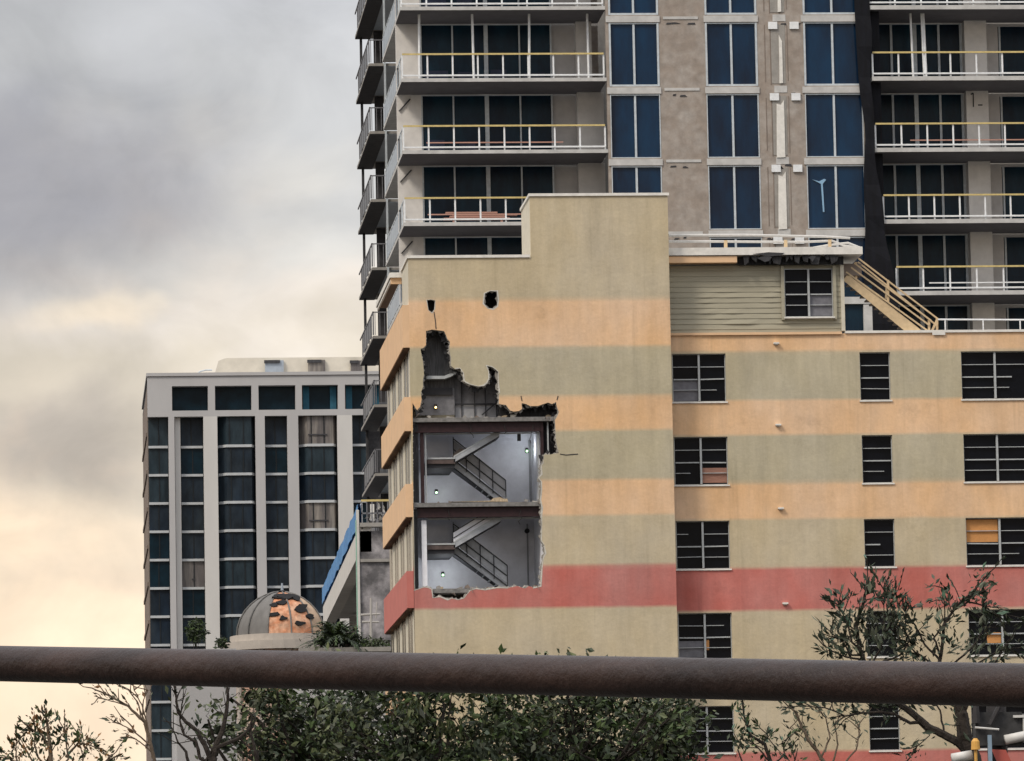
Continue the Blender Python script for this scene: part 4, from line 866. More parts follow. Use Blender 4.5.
# pilasters and window columns
pil = [(169, 175, 'pale_stucco', 0.0), (175.5, 181, 'pale_stucco_warm', 0.6), (204, 218, 'pale_stucco_warm', 0.0), (256, 265.5, 'pale_stucco', 0.0), (288, 299, 'pale_stucco', 0.0), (338, 353, 'pale_stucco_warm', 0.0), (396, 410, 'pale_stucco', 0.0)]
for (a, b, m, off) in pil:
    MB().box(sx(a), sx(b), YL+off, YL+2.0, 0, zcor-0.002).build('pilaster', m, far)
colsF = [(149, 168.5, 'flat'), (181.5, 203.5, 'deep'), (218.5, 255.5, 'bay'), (266, 287.5, 'flat'), (299.5, 337.5, 'bay'), (353.5, 368, 'flat')]
zr = lambda py: Z(250, py, YL)
pitch = (zr(446.8)-zr(616.5))/6
z1st = zr(446.8)
rf = random.Random(5)
for ci, (a, b, kind) in enumerate(colsF):
    x0, x1 = sx(a), sx(b)
    for r in range(-1, 13):
        zt = z1st-pitch*r if r >= 0 else zcor
        zbm = z1st-pitch*(r+1)+0.28 if r >= 0 else z1st+0.28
        if r == -1: zt = zcor
        zb_ = zbm
        m = rf.choices(['far_glass', 'far_glass_light', 'far_glass_teal'], [6, 2, 2])[0]
        if ci == 4 and r in (-1, 2): m = 'curtain_glass'
        if ci == 1 and r == 4: m = 'curtain_glass'
        w = MB()
        if kind == 'bay':
            c = 0.9; o = [(x0, YL+1.3), (x0+c, YL+0.35), (x1-c*0.4, YL+0.35), (x1, YL+1.3)]
            w.column(o+[(x1, YL+1.9), (x0, YL+1.9)], zb_, zt-0.001)
        else:
            yy = YL+1.0 if kind == 'flat' else YL+1.4; w.box(x0, x1, yy, yy+0.3, zb_, zt-0.001)
        wn = w.build('window', m, far)
        s = MB()
        if kind == 'bay':
            o = [(x0-.0, YL+1.1), (x0+c, YL+0.15), (x1-c*0.4, YL+0.15), (x1, YL+1.1), (x1, YL+1.9), (x0, YL+1.9)]; s.column(o, zb_-0.28, zb_-0.001)
        else: s.box(x0, x1, yy-0.25, yy+0.3, zb_-0.26, zb_-0.001)
        s.build('spandrel', 'spandrel_white', wn)
        n = 2 if kind != 'bay' else 3
        for j in range(1, n):
            fr = MB(); xx = x0+(x1-x0)*j/n+rf.uniform(-.1, .1); y_ = YL+0.28 if kind == 'bay' else yy-0.06
            fr.box(xx-0.05, xx+0.05, y_, y_+0.06, zb_, zt-0.002); fr.build('mullion', 'far_mullion', wn)
        if m == 'curtain_glass': MB().box(x0+1, x1-1, (YL+0.25 if kind == 'bay' else yy-0.1), (YL+0.27 if kind == 'bay' else yy-0.07), (zb_+zt)/2-0.6, (zb_+zt)/2-0.45).build('transom', 'dark_panel', wn)

# ------------------------------------------------------------------ domed building
YD = 300.0
dc = at(281, 636, YD); Rr = (at(326, 636, YD).x-at(236, 636, YD).x)/2
dome = thing('domed_pavilion', 'small building with weathered grey and rust orange dome in front of pale block', 'building', (dc.x, YD, 0))
hd = at(281, 592, YD).z-dc.z
def dome_seg(a0, a1, n=8, k=10, r=Rr, off=0.0, u0=0.0, u1=1.0):
    m = MB(); vs = []; fs = []
    for i in range(n+1):
        a = a0+(a1-a0)*i/n
        for j in range(k+1):
            t_ = (u0+(u1-u0)*j/k)*pi/2; rr = (r+off)*cos(t_)**1.12 if j < k or u1 < 1 else 0.02
            vs.append((dc.x+rr*cos(a), YD+rr*sin(a), dc.z+(hd+off)*sin(t_)))
    for i in range(n):
        for j in range(k): fs.append((i*(k+1)+j, (i+1)*(k+1)+j, (i+1)*(k+1)+j+1, i*(k+1)+j+1))
    m.add(vs, fs); return m
dome_seg(radians(80), radians(252)).build('dome', 'dome_lead', dome, 'grey lead dome', True)
dome_seg(radians(252), radians(311)).build('dome_patch', 'dome_copper', dome, 'bare orange dome facet with dark holes', True)
dome_seg(radians(311), radians(440)).build('dome_patch', 'dome_tan', dome, 'faded tan dome facet', True)
for a in list(range(0, 360, 30)):
    rb = MB(); aa = radians(a+11); P = []
    for j in range(9):
        t_ = j/8*pi/2; rr = (Rr+0.03)*max(cos(t_), 0)**1.12; P.append((dc.x+rr*cos(aa), YD+rr*sin(aa), dc.z+(hd+0.03)*sin(t_)))
    rb.path(P, [0.045]*9); rb.build('rib', 'dome_lead', dome)
rq = random.Random(4); mb = MB()
for (a, u, s) in ((262, .66, .42), (272, .62, .55), (283, .63, .5), (293, .66, .45), (272, .5, .36), (304, .60, .45), (308, .42, .4), (281, .90, .25), (270, .22, .26), (298, .36, .42), (294, .14, .3), (258, .28, .3), (256, .45, .3), (312, .25, .35)):
    aa = radians(a); t_ = u*pi/2; rr = (Rr+0.02)*cos(t_)**1.12
    c = Vector((dc.x+rr*cos(aa), YD+rr*sin(aa), dc.z+(hd+0.02)*sin(t_))); nrm = Vector((cos(aa)*cos(t_), sin(aa)*cos(t_), sin(t_)*.8)).normalized()
    tx = nrm.cross(Vector((0, 0, 1))).normalized(); ty = tx.cross(nrm)
    ring = [c+tx*s*rq.uniform(.5, 1.2)*cos(q*pi/4)+ty*s*0.55*rq.uniform(.5, 1.2)*sin(q*pi/4)+nrm*0.07 for q in range(8)]
    mb.add(ring+[p_-nrm*0.15 for p_ in ring], [tuple(range(8))]+[(q, (q+1) % 8, (q+1) % 8+8, q+8) for q in range(8)])
mb.build('dome_hole', 'dome_hole', dome)
def ringcyl(r, z0, z1, n=32):
    m = MB(); vs = [(dc.x+r*cos(2*pi*i/n), YD+r*sin(2*pi*i/n), z) for z in (z0, z1) for i in range(n)]
    return m.add(vs, [(i, (i+1) % n, (i+1) % n+n, i+n) for i in range(n)]+[tuple(reversed(range(n))), tuple(range(n, 2*n))])
ringcyl(Rr+0.35, dc.z-0.42, dc.z-0.02).build('cornice', 'dome_cornice', dome)
ringcyl(Rr+0.85, dc.z-0.9, dc.z-0.425).build('cornice', 'dome_cornice', dome)
ringcyl(Rr+0.4, 0, dc.z-0.905).build('drum', 'dome_wall', dome)
for i in range(12):
    a = 2*pi*i/12+0.1; MB().bar((dc.x+(Rr+0.45)*cos(a), YD+(Rr+0.45)*sin(a), 2), (dc.x+(Rr+0.45)*cos(a), YD+(Rr+0.45)*sin(a), dc.z-0.91), 0.16, n=10).build('column', 'dome_cornice', dome)
fz = at(285, 592, YD).z; MB().bar((dc.x+0.1, YD, fz-0.1), (dc.x+0.1, YD, fz+0.5), 0.1, 0.05).bar((dc.x+0.1, YD, fz+0.45), (dc.x+0.12, YD, at(285, 584, YD).z), 0.07, 0.04).build('finial', 'frosted', dome)

# ------------------------------------------------------------------ unfinished parking deck with blue tarp
YP = 222.0
P0 = at(359, 505, YP)
deck = thing('parking_deck', 'unfinished grey concrete deck with blue tarp along its receding edge', 'building', (P0.x+1, YP, 0))
vx = at(145, 1000, 1000); dirv = Vector((vx.x-EYE.x, vx.y, 0)).normalized()
P1 = P0+dirv*46; zt = P0.z
def edge(u, side=0): 
    p_ = P0+dirv*u; return Vector((p_.x+side, p_.y, 0))
m = MB(); zbt = at(357, 527, YP).z; zbb = at(357, 552, YP).z
e0, e1 = edge(0), edge(46)
m.column([(e0.x, e0.y), (e0.x+0.5, e0.y), (e1.x+0.5, e1.y), (e1.x, e1.y)], zbb, zbt); m.build('edge_beam', 'podium_white', deck)
m = MB(); m.column([(e0.x+0.3, e0.y+0.2), (e0.x+4, e0.y+0.2), (e1.x+6, e1.y), (e1.x+0.4, e1.y)], zbt-0.6, zbt-0.3); m.build('deck_slab', 'slab_concrete', deck)
# tarp hung over the railing, creased
m = MB(); n = 40; vs = []; rt = random.Random(8)
for i in range(n+1):
    p_ = edge(46*i/n); j = rt.uniform(-0.05, 0.05)
    for w_ in (0, 0.12):
        vs.append((p_.x-0.05+w_+j*0.5, p_.y, zt+rt.uniform(-0.04, 0.04))); vs.append((p_.x-0.03+w_-j*0.5, p_.y, zbt+0.1+rt.uniform(0, 0.12)))
for i in range(n):
    b = i*4; fs = [(b, b+4, b+5, b+1), (b+2, b+3, b+7, b+6), (b, b+2, b+6, b+4)]; m.f += fs; m.m += [0]*3
m.v = [tuple(v) for v in vs]; m.build('tarp', 'tarp_blue', deck, 'bright blue tarp tied to the railing')
m = MB()
for i in range(12):
    p_ = edge(46*i/11); m.box(p_.x+0.1, p_.x+0.15, p_.y, p_.y+0.08, zbt-0.1, zt+0.06)
m.beam((e0.x+.12, e0.y, zt+0.08), (e1.x+.12, e1.y, zt+0.08), 0.05, 0.06); m.build('railing', 'rail_white', deck)
for u in (4, 18, 30, 42):
    p_ = edge(u, 1.2); MB().box(p_.x, p_.x+0.7, p_.y, p_.y+0.7, 0, zbb+0.3).build('column', 'podium_white', deck)
m = MB(); m.box(e0.x+1.4, e0.x+5, YP+8, YP+8.3, 0, zbb+0.2); m.build('back_wall', 'dark_panel', deck)
# near end wall
xp0, xp1 = X(360.5, 580, YP), X(391, 580, YP)+1
m = MB(); m.box(xp0, xp1, YP, YP+0.3, 0, Z(374, 531, YP), 0); m.box(xp0, xp1, YP-0.1, YP+0.3, Z(374, 562, YP), Z(374, 559, YP), 1); m.box(xp0, xp1, YP-0.2, YP+0.35, Z(374, 527, YP), Z(374, 523, YP), 1)
m.build('end_wall', ['podium_grey', 'concrete'], deck)
MB().box(X(357.3, 580, YP), X(359.8, 580, YP), YP-0.1, YP+0.2, 0, Z(359, 510, YP)).box(X(356.4, 580, YP), X(357.2, 580, YP), YP-0.1, YP+0.2, 0, Z(359, 520, YP), 1).build('corner_post', ['podium_white', 'green_edge'], deck)
m = MB(); a, b = X(361, 500, YP), X(389, 500, YP)+1; m.box(a, b, YP-0.05, YP, Z(374, 501.5, YP), Z(374, 499.5, YP), 1)
for i in range(6): m.box(a+i*0.22, a+i*0.22+0.04, YP-0.04, YP, Z(374, 523, YP), Z(374, 501.5, YP), 0)
m.box(a, b, YP-0.04, YP-0.002, Z(374, 514, YP), Z(374, 512.5, YP), 0)
m.build('end_railing', ['rail_grey', 'rail_yellow'], deck)
m = MB(); rq = random.Random(9)
for i in range(14):
    cx = rq.uniform(a, b-0.9); cz = rq.uniform(Z(374, 523, YP), Z(374, 508, YP)); m.prism([(cx, cz), (cx+rq.uniform(.08, .25), cz+rq.uniform(-.05, .1)), (cx+rq.uniform(.05, .2), cz+rq.uniform(.1, .35))], YP+0.05+i*0.02, YP+0.06+i*0.02, i % 2)
m.box(X(371, 512, YP), X(375, 512, YP), YP+0.5, YP+0.6, Z(374, 520, YP), Z(374, 503, YP), 1)
m.build('stacked_material', ['concrete', 'white_cap'], deck)

# ------------------------------------------------------------------ vegetation
def leaf(mb, c, s, r, mi=0, asp=0.45, up=None):
    d = Vector((r.gauss(0, 1), r.gauss(0, 1), r.gauss(0, 0.8))).normalized() if up is None else (Vector(up)+Vector((r.gauss(0, .35), r.gauss(0, .35), r.gauss(0, .35)))).normalized()
    a = d.cross(Vector((r.gauss(0, 1), r.gauss(0, 1), r.gauss(0, 1)))).normalized(); n = d.cross(a)
    l_ = s*min(1.7, r.lognormvariate(-.12, .38)); w_ = l_*asp
    c = Vector(c)
    mb.add([c, c+d*l_*.45+a*w_*.5+n*l_*.06, c+d*l_, c+d*l_*.5-a*w_*.5+n*l_*.06], [(0, 1, 2), (0, 2, 3)], mi)
def grow(base, tip, r0, seed, depth, branches, wander=0.12):
    """recursive limb: returns list of (points, radii) and the twig tips"""
    r = random.Random(seed); base = Vector(base); tip = Vector(tip); L = (tip-base).length; n = 6; pts = []; rs = []
    off = Vector((0, 0, 0))
    for i in range(n+1):
        u = i/n; off += Vector((r.gauss(0, 1), r.gauss(0, 1), r.gauss(0, .6)))*L*wander*0.18 if 0 < i else Vector((0, 0, 0))
        pts.append(base.lerp(tip, u)+off); rs.append(max(r0*(1-u*0.72), 0.004))
    out = [(pts, rs)]; tips = [pts[-1]]
    if depth > 0:
        for k in range(branches):
            i = r.randint(2, n); p_ = pts[i]; d = (tip-base).normalized()
            d2 = (d+Vector((r.gauss(0, .75), r.gauss(0, .6), r.gauss(0.12, .55)))).normalized()
            o, t_ = grow(p_, p_+d2*L*r.uniform(.38, .66), rs[i]*0.65, r.random(), depth-1, branches, wander); out += o; tips += t_
    return out, tips
def tree(name, label, cat, base, top, crown, limbs, leafm, ls, per, seed, spread=0.35, r0=0.12, depth=2, br=4, group=None, extra=0, clumps=0, asp=.45, bark='bark', keep=None):
    r = random.Random(seed); root = thing(name, label, cat, base, group); b = Vector(base); top = Vector(top)
    tr = MB(); P = [b, b.lerp(top, .35)+Vector((r.uniform(-.1, .1), 0, 0)), b.lerp(top, .7)+Vector((r.uniform(-.15, .15), 0, 0)), top]
    tr.path(P, [r0*1.25, r0, r0*.8, r0*.6], 8); tips = []
    lm = MB()
    for i in range(limbs):
        t_ = Vector(crown[0])+Vector((r.uniform(-1, 1)*crown[1], r.uniform(-1, 1)*crown[2], r.uniform(-.3, 1)*crown[3]))
        s = b.lerp(top, r.uniform(.55, 1)); o, tp = grow(s, t_, r0*.55, r.random(), depth, br)
        zc_ = crown[0][2]+crown[3]*0.75
        ok = [(pts, rs) for pts, rs in o if max(q_.z for q_ in pts) < zc_ and max(abs(q_.x-crown[0][0]) for q_ in pts) < crown[1]*1.25]
        for pts, rs in ok: lm.path(pts, rs, 5); tips += pts[3:]
    tr.build('trunk', bark, root, smooth=True); lm.build('branches', bark, root)
    lf = MB(); k = len(leafm)
    for t_ in tips:
        if keep and not keep(t_): continue
        for j in range(per):
            leaf(lf, t_+Vector((r.gauss(0, spread), r.gauss(0, spread), r.gauss(0, spread*.8))), ls, r, r.choices(range(k), [m_[1] for m_ in leafm])[0], asp)
    for q_ in range(clumps):
        v = Vector((r.gauss(0, .55), r.uniform(-1, 1), r.uniform(-1, 1)))
        if v.x*v.x+max(v.z, 0)**2 > 1.5: continue
        cc = Vector(crown[0])+Vector((v.x*crown[1], v.y*crown[2], v.z*crown[3])); sp_ = r.uniform(.07, .22); mi_ = r.choices(range(k), [m_[1] for m_ in leafm])[0]
        dd = Vector((r.gauss(0, 1), r.gauss(0, 1), r.gauss(.3, 1)))
        for j in range(int(extra/clumps*r.uniform(.5, 1.5))):
            leaf(lf, cc+Vector((r.gauss(0, sp_*1.3), r.gauss(0, sp_), r.gauss(0, sp_*.8))), ls, r, mi_ if r.random() < .7 else r.randrange(k), asp, dd+Vector((r.gauss(0, .9), r.gauss(0, .9), r.gauss(0, .9))))
    lf.build('crown', [m_[0] for m_ in leafm], root)
    return root
GL = [('leaf_green', 5), ('leaf_olive', 3), ('leaf_dark', 5), ('leaf_grey', 1)]
YV = 90.0
def tr_at(px, py, Y): return at(px, py, Y)
def dense(px, pyt, hw, Y, seed, label, n, ncl):
    c = at(px, 735, Y); w_ = hw*Y/FPX; hgt = (at(px, pyt, Y).z-c.z)
    tree('leafy_tree', label, 'tree', (c.x, Y, 0), (c.x+0.1, Y, c.z-0.2), ((c.x, Y, c.z-0.2), w_, w_*.6, hgt+0.2), 16, GL, 0.13, 3, seed, 0.16, 0.13, 2, 4, 'leafy trees beyond the rail', n, ncl, .5)
dense(300, 668, 76, 92, 21, 'dense green tree under the rail, directly below the orange dome', 3600, 62)
dense(430, 668, 95, 88, 22, 'dense green tree under the rail, below the torn open stairwell', 7200, 95)
dense(575, 668, 95, 90, 23, 'dense green tree under the rail, below the middle of the striped building', 7200, 95)
dense(664, 694, 34, 94, 24, 'lower sparse green tree under the rail beside the lowest double window', 800, 16)
# olive sprays on thin stems poking into the wing facade
def spray_plant(name, label, cat, base, stems, leafs, ls, per, seed, r0=0.02, spread=0.06, asp=.3, bark='bark', group=None):
    r = random.Random(seed); root = thing(name, label, cat, base, group); st_ = MB(); lf = MB(); k = len(leafs)
    for si, pts in enumerate(stems):
        pts = [Vector(p_) for p_ in pts]; fine = []
        for a, b in zip(pts, pts[1:]):
            for j in range(4): fine.append(a.lerp(b, j/4)+Vector((r.gauss(0, .012), r.gauss(0, .03), r.gauss(0, .012)))*(b-a).length)
        fine.append(pts[-1]); n = len(fine); rr = r0 if isinstance(r0, (int, float)) else r0[si]
        st_.path(fine, [max(rr*(1-.75*i/n), 0.006) for i in range(n)], 6)
        for i in range(n//3, n):
            u = i/n
            d = (fine[min(i+1, n-1)]-fine[i-1]).normalized()
            for j in range(int(per*(.3+u))):
                leaf(lf, fine[i]+Vector((r.gauss(0, spread), r.gauss(0, spread), r.gauss(0, spread))), ls, r, r.choices(range(k), [m_[1] for m_ in leafs])[0], asp, d+Vector((r.gauss(0, .6), r.gauss(0, .6), r.gauss(.2, .5))))
            if r.random() < .55 and i > n*.4:
                e = fine[i]+(d+Vector((r.gauss(0, .8), r.gauss(0, .5), r.gauss(.1, .6)))).normalized()*r.uniform(.12, .34)
                st_.path([fine[i], fine[i].lerp(e, .5)+Vector((0, 0, r.gauss(0, .02))), e], [.008, .006, .004], 4)
                for j in range(per): 
                    if r.random() < .7: leaf(lf, fine[i].lerp(e, r.uniform(.4, 1)), ls, r, r.choices(range(k), [m_[1] for m_ in leafs])[0], asp, (e-fine[i]).normalized())
    st_.build('branches', bark, root)
    if lf.v: lf.build('leaves', [m_[0] for m_ in leafs], root)
    return root
YR = 62.0
Q = lambda px, py, dy=0: at(px, py, YR+dy)
base = Q(968, 790); root_b = (base.x, YR, 0)
trunk = (base.x, YR, 0)
jn = Q(972, 757)
stems = [[trunk, Q(976, 820), jn, Q(964, 735), Q(962, 715), Q(958, 703), Q(953, 694)], [Q(955, 698), Q(950, 690), Q(938, 668), Q(942, 650), Q(944, 625), Q(955, 608), Q(968, 598), Q(985, 590)],
         [jn, Q(958, 742), Q(944, 735), Q(928, 727), Q(918, 718), Q(908, 710), Q(898, 703), Q(884, 692), Q(868, 676), Q(860, 650), Q(856, 625), Q(864, 600), Q(868, 582)],
         [Q(922, 722), Q(910, 723), Q(895, 714), Q(880, 712), Q(862, 713), Q(845, 716), Q(825, 707), Q(800, 706)],
         [Q(962, 715), Q(968, 700), Q(975, 692), Q(990, 670), Q(1000, 655)],
         [Q(940, 660), Q(925, 645), Q(915, 625), Q(905, 612), Q(893, 596), Q(886, 584)],
         [Q(940, 655), Q(934, 638), Q(945, 622), Q(944, 600), Q(943, 588)],
         [Q(950, 612), Q(968, 602), Q(985, 606), Q(997, 616), Q(1003, 620)],
         [Q(955, 608), Q(972, 592), Q(980, 584), Q(985, 577)],
         [Q(860, 650), Q(852, 642), Q(848, 626), Q(843, 614), Q(838, 606), Q(834, 601)],
         [Q(860, 655), Q(850, 655), Q(842, 640), Q(832, 636)],
         [Q(862, 660), Q(846, 657), Q(834, 652), Q(824, 646)],
         [Q(868, 670), Q(880, 650), Q(885, 630), Q(884, 610), Q(884, 590)],
         [Q(868, 668), Q(900, 655), Q(910, 640), Q(900, 622), Q(908, 610)],
         [Q(938, 668), Q(920, 655), Q(900, 640), Q(890, 628)],
         [Q(945, 670), Q(965, 655), Q(978, 640), Q(985, 622), Q(975, 612)],
         [Q(950, 680), Q(975, 665), Q(1000, 650), Q(1018, 648)],
         [Q(918, 723), Q(930, 735), Q(915, 748), Q(905, 765)],
         [Q(944, 732), Q(940, 710), Q(932, 698), Q(925, 680), Q(915, 665)]]
rad = [.14, .03, .055, .022, .035]+[.014]*12+[.009, .013]
rt_tree = spray_plant('spindly_tree', 'dark spindly olive leaved tree in front of the right windows, rising past the rail', 'tree', trunk, stems, [('leaf_dark', 5), ('leaf_grey', 3), ('leaf_teal', 1)], 0.095, 6, 31, rad, 0.07, .36)
mid_ = MB(); rr_ = random.Random(77)
for (px, py, s_) in [(848, 640, 1.1), (862, 628, 1.2), (876, 622, 1.2), (880, 640, 1.4), (893, 632, 1.2), (905, 640, 1.2), (870, 648, 1.4), (915, 650, 1.1), (858, 612, .9), (895, 600, .8), (890, 612, .9), (930, 640, .9), (945, 645, .9), (835, 650, .9), (828, 632, .7), (955, 650, .8), (975, 648, .8), (868, 590, .6), (985, 605, .7), (935, 605, .7), (850, 655, 1.2), (900, 655, 1.2)]:
    c_ = at(px, py, YR+rr_.uniform(-.4, .5)); dd_ = (rr_.gauss(0, 1), rr_.gauss(0, .6), rr_.gauss(.4, 1)); mi_ = rr_.randrange(3)
    for j in range(int(34*s_)): leaf(mid_, c_+Vector((rr_.gauss(0, .085*s_), rr_.gauss(0, .12), rr_.gauss(0, .075*s_))), .085, rr_, mi_ if rr_.random() < .7 else rr_.randrange(3), .4, dd_)
mid_.build('foliage', ['leaf_dark', 'leaf_grey', 'leaf_dark'], rt_tree)
# bushy middle of that tree hiding the single window
# slender sapling with pale grey green twigs under the rail
Yq = 70
Q = lambda px, py, dy=0: at(px, py, Yq+dy)
b0 = (Q(840, 790).x, Yq, 0)
spray_plant('sapling', 'thin twiggy sapling below the rail between the two lowest windows', 'tree', b0,
            [[b0, Q(838, 800), Q(830, 770), Q(812, 745), Q(802, 728), Q(796, 712), Q(788, 706)], [Q(830, 770), Q(838, 745), Q(835, 725), Q(842, 712)], [Q(820, 760), Q(830, 738), Q(826, 718), Q(815, 708)], [Q(835, 775), Q(856, 750), Q(860, 730), Q(852, 712)], [Q(812, 745), Q(800, 735), Q(790, 728)]],
            [('leaf_grey', 3), ('leaf_dark', 2)], 0.09, 3, 32, [.035, .015, .015, .015, .01], .05, .3, 'bark_light')
Q = lambda px, py, dy=0: at(px, py, Yq+dy)
b0 = (Q(760, 790).x, Yq+2, 0)
spray_plant('shrub', 'ragged green shrub below the rail right of the lowest double window', 'shrub', b0,
            [[b0, Q(768, 800), Q(772, 765), Q(765, 745), Q(750, 735), Q(744, 715), Q(742, 700)], [Q(772, 765), Q(785, 755), Q(782, 742)], [Q(768, 760), Q(758, 748), Q(745, 740)], [Q(770, 765), Q(764, 742), Q(768, 735)], [Q(745, 770), Q(738, 750), Q(742, 735)], [Q(790, 775), Q(795, 760), Q(798, 748)]],
            [('leaf_green', 3), ('leaf_dark', 3), ('leaf_teal', 2)], 0.085, 6, 33, [.035]+[.014]*5, .09, .4)
# left: leafy top of a young tree, and a thin airy one beside the far block
Yq = 66
b0 = (Q(55, 800).x, Yq, 0)
spray_plant('young_tree', 'young tree with rust and green leaves against the cream sky', 'tree', b0,
            [[b0, Q(58, 800), Q(52, 772), Q(50, 747), Q(48, 729), Q(46, 717)], [Q(52, 775), Q(38, 757), Q(34, 742), Q(36, 729)], [Q(55, 777), Q(68, 759), Q(66, 742), Q(64, 729)], [Q(55, 782), Q(82, 765), Q(85, 749), Q(80, 737)], [Q(52, 777), Q(24, 765), Q(10, 759), Q(2, 755)], [Q(60, 787), Q(100, 767), Q(110, 757), Q(116, 752)], [Q(50, 749), Q(42, 735), Q(34, 731), Q(30, 727)], [Q(66, 757), Q(78, 743), Q(90, 745), Q(100, 749)], [Q(20, 772), Q(16, 757), Q(16, 745)], [Q(40, 772), Q(30, 757), Q(26, 749)]],
            [('leaf_rust', 3), ('leaf_olive', 4), ('leaf_green', 3), ('leaf_dark', 1), ('leaf_teal', 1)], 0.07, 8, 34, [.045]+[.016]*9, .07, .45, 'bark_light')
b0 = (Q(165, 800).x, Yq+3, 0)
spray_plant('airy_tree', 'thin nearly bare twigs beside the left edge of the pale block', 'tree', b0,
            [[b0, Q(163, 800), Q(152, 750), Q(145, 722), Q(128, 706), Q(110, 696), Q(92, 688)], [Q(145, 722), Q(136, 700), Q(128, 690), Q(112, 682)], [Q(148, 730), Q(142, 705), Q(134, 690), Q(132, 676)], [Q(150, 745), Q(132, 730), Q(120, 724), Q(112, 722)], [Q(152, 752), Q(140, 742), Q(134, 738)], [Q(128, 706), Q(115, 702), Q(98, 698)], [Q(143, 715), Q(143, 700), Q(148, 690)], [Q(136, 732), Q(128, 722), Q(120, 716)]],
            [('leaf_rust', 1), ('leaf_grey', 3)], 0.07, 2, 35, [.03]+[.011]*7, .05, .35, 'bark_light')
# dark crooked bare tree in front of the pale block
Yq = 74
b0 = (Q(215, 800).x, Yq, 0)
spray_plant('bare_tree', 'dark crooked bare tree below the rail in front of the pale block', 'tree', b0,
            [[b0, Q(216, 800), Q(213, 765), Q(215, 748), Q(222, 732), Q(226, 715), Q(228, 700), Q(227, 680)], [Q(213, 765), Q(205, 745), Q(196, 730), Q(186, 722), Q(178, 712), Q(176, 698), Q(173, 680)], [Q(215, 748), Q(230, 742), Q(240, 738), Q(250, 728), Q(252, 715)], [Q(213, 768), Q(200, 758), Q(196, 742), Q(184, 735), Q(180, 720), Q(183, 700)], [Q(178, 712), Q(176, 700), Q(180, 690)], [Q(205, 762), Q(212, 750), Q(206, 738), Q(199, 735)], [Q(240, 738), Q(246, 745), Q(258, 752)], [Q(255, 790), Q(258, 765), Q(254, 745), Q(250, 732), Q(256, 718)], [Q(190, 770), Q(186, 752), Q(178, 742), Q(172, 728)]],
            [('leaf_dark', 1), ('leaf_olive', 1)], 0.10, 1, 36, [.06, .04, .035, .03, .02, .02, .02, .035, .025], .05, .4)

def shrub(label, px, py, hw, hh, Y, z0, n, seed, mats, ls=0.13):
    r = random.Random(seed); c = at(px, py, Y); s = Y/FPX; root = thing('shrub', label, 'shrub', (c.x, Y, z0)); f = MB(); st_ = MB()
    for j in range(5): st_.path([(c.x+r.uniform(-.1, .1), Y, z0), (c.x+r.uniform(-.3, .3)*hw*s, Y+r.uniform(-.2, .2), c.z)], [.03, .01], 4)
    st_.build('stems', 'bark', root)
    for j in range(n):
        v = Vector((r.gauss(0, 1), r.gauss(0, 1), r.gauss(0, 1))).normalized()*r.random()**.4
        leaf(f, (c.x+v.x*hw*s, Y+v.y*hw*s, c.z+v.z*hh*s), ls, r, r.randrange(len(mats)), .5)
    f.build('foliage', mats, root)
# roof terrace plants beside the hotel
YG = 212.0
terr = thing('terrace_building', 'low pale building with roof garden left of the striped building', 'building', (at(335, 652, YG).x, YG+3, 0))
tz = at(340, 652, YG).z
MB().box(X(300, 660, YG), X(404, 660, YG), YG, YG+8, 0, tz).build('body', 'pale_stucco', terr)
MB().box(X(299, 660, YG), X(405, 660, YG), YG-0.1, YG+0.25, tz+0.002, tz+0.18).build('planter_edge', 'concrete', terr)
def palm(label, px, py_top, Y, z0, n, L, seed):
    r = random.Random(seed); c = at(px, py_top, Y); root = thing('palm', label, 'plant', (c.x, Y, z0)); st_ = MB(); top = Vector((c.x, Y, z0+(c.z-z0)*.35))
    st_.path([(c.x, Y, z0), top], [.12, .09], 7); st_.build('trunk', 'bark', root)
    f = MB()
    for i in range(n):
        a = 2*pi*i/n+r.uniform(-.2, .2); el = r.uniform(.1, 1.25); prev = None
        for j in range(9):
            u = j/8; p_ = top+Vector((cos(a)*cos(el)*L*u, sin(a)*cos(el)*L*u, L*u*sin(el)-L*0.55*u*u))
            if prev is not None:
                d = (p_-prev); s_ = d.cross(Vector((0, 0, 1)))
                s_ = s_.normalized() if s_.length > 1e-5 else Vector((1, 0, 0))
                w_ = .22*(1-abs(u-.45)*1.3)*L*.5
                for sg in (-1, 1): f.add([prev, p_, p_+s_*sg*w_+Vector((0, 0, -.25*w_))+d*.6], [(0, 1, 2)], i % 2)
            prev = p_
    f.build('fronds', ['leaf_dark', 'leaf_green'], root)
shrub('round dark green bush on the terrace behind the palms', 338, 637, 24, 14, YG+1.8, tz, 1500, 8, ['leaf_dark', 'leaf_green', 'leaf_dark'], .12)
palm('bushy dark green palm on the terrace right of the orange dome', 335, 614, YG+1, tz, 46, 1.9, 2)
palm('smaller low palm leaning beside the bushy palm', 347, 628, YG+0.6, tz, 26, 1.35, 5)
palm('small palm on the terrace below the red panel', 322, 630, YG+1.4, tz, 22, 1.3, 6)
shrub('low grey green hedge plant on the terrace beneath the red panel', 370, 644, 20, 6, YG+0.7, tz, 900, 3, ['leaf_grey', 'leaf_green'])
shrub('round clipped green bush on ledge in front of the pale block', 196, 631, 10.5, 12, 285, 0, 900, 4, ['leaf_dark', 'leaf_green'], .2)
shrub('small ragged bush at the left foot of the dome', 222, 643, 6, 6, 292, 0, 260, 6, ['leaf_dark', 'leaf_green'], .2)
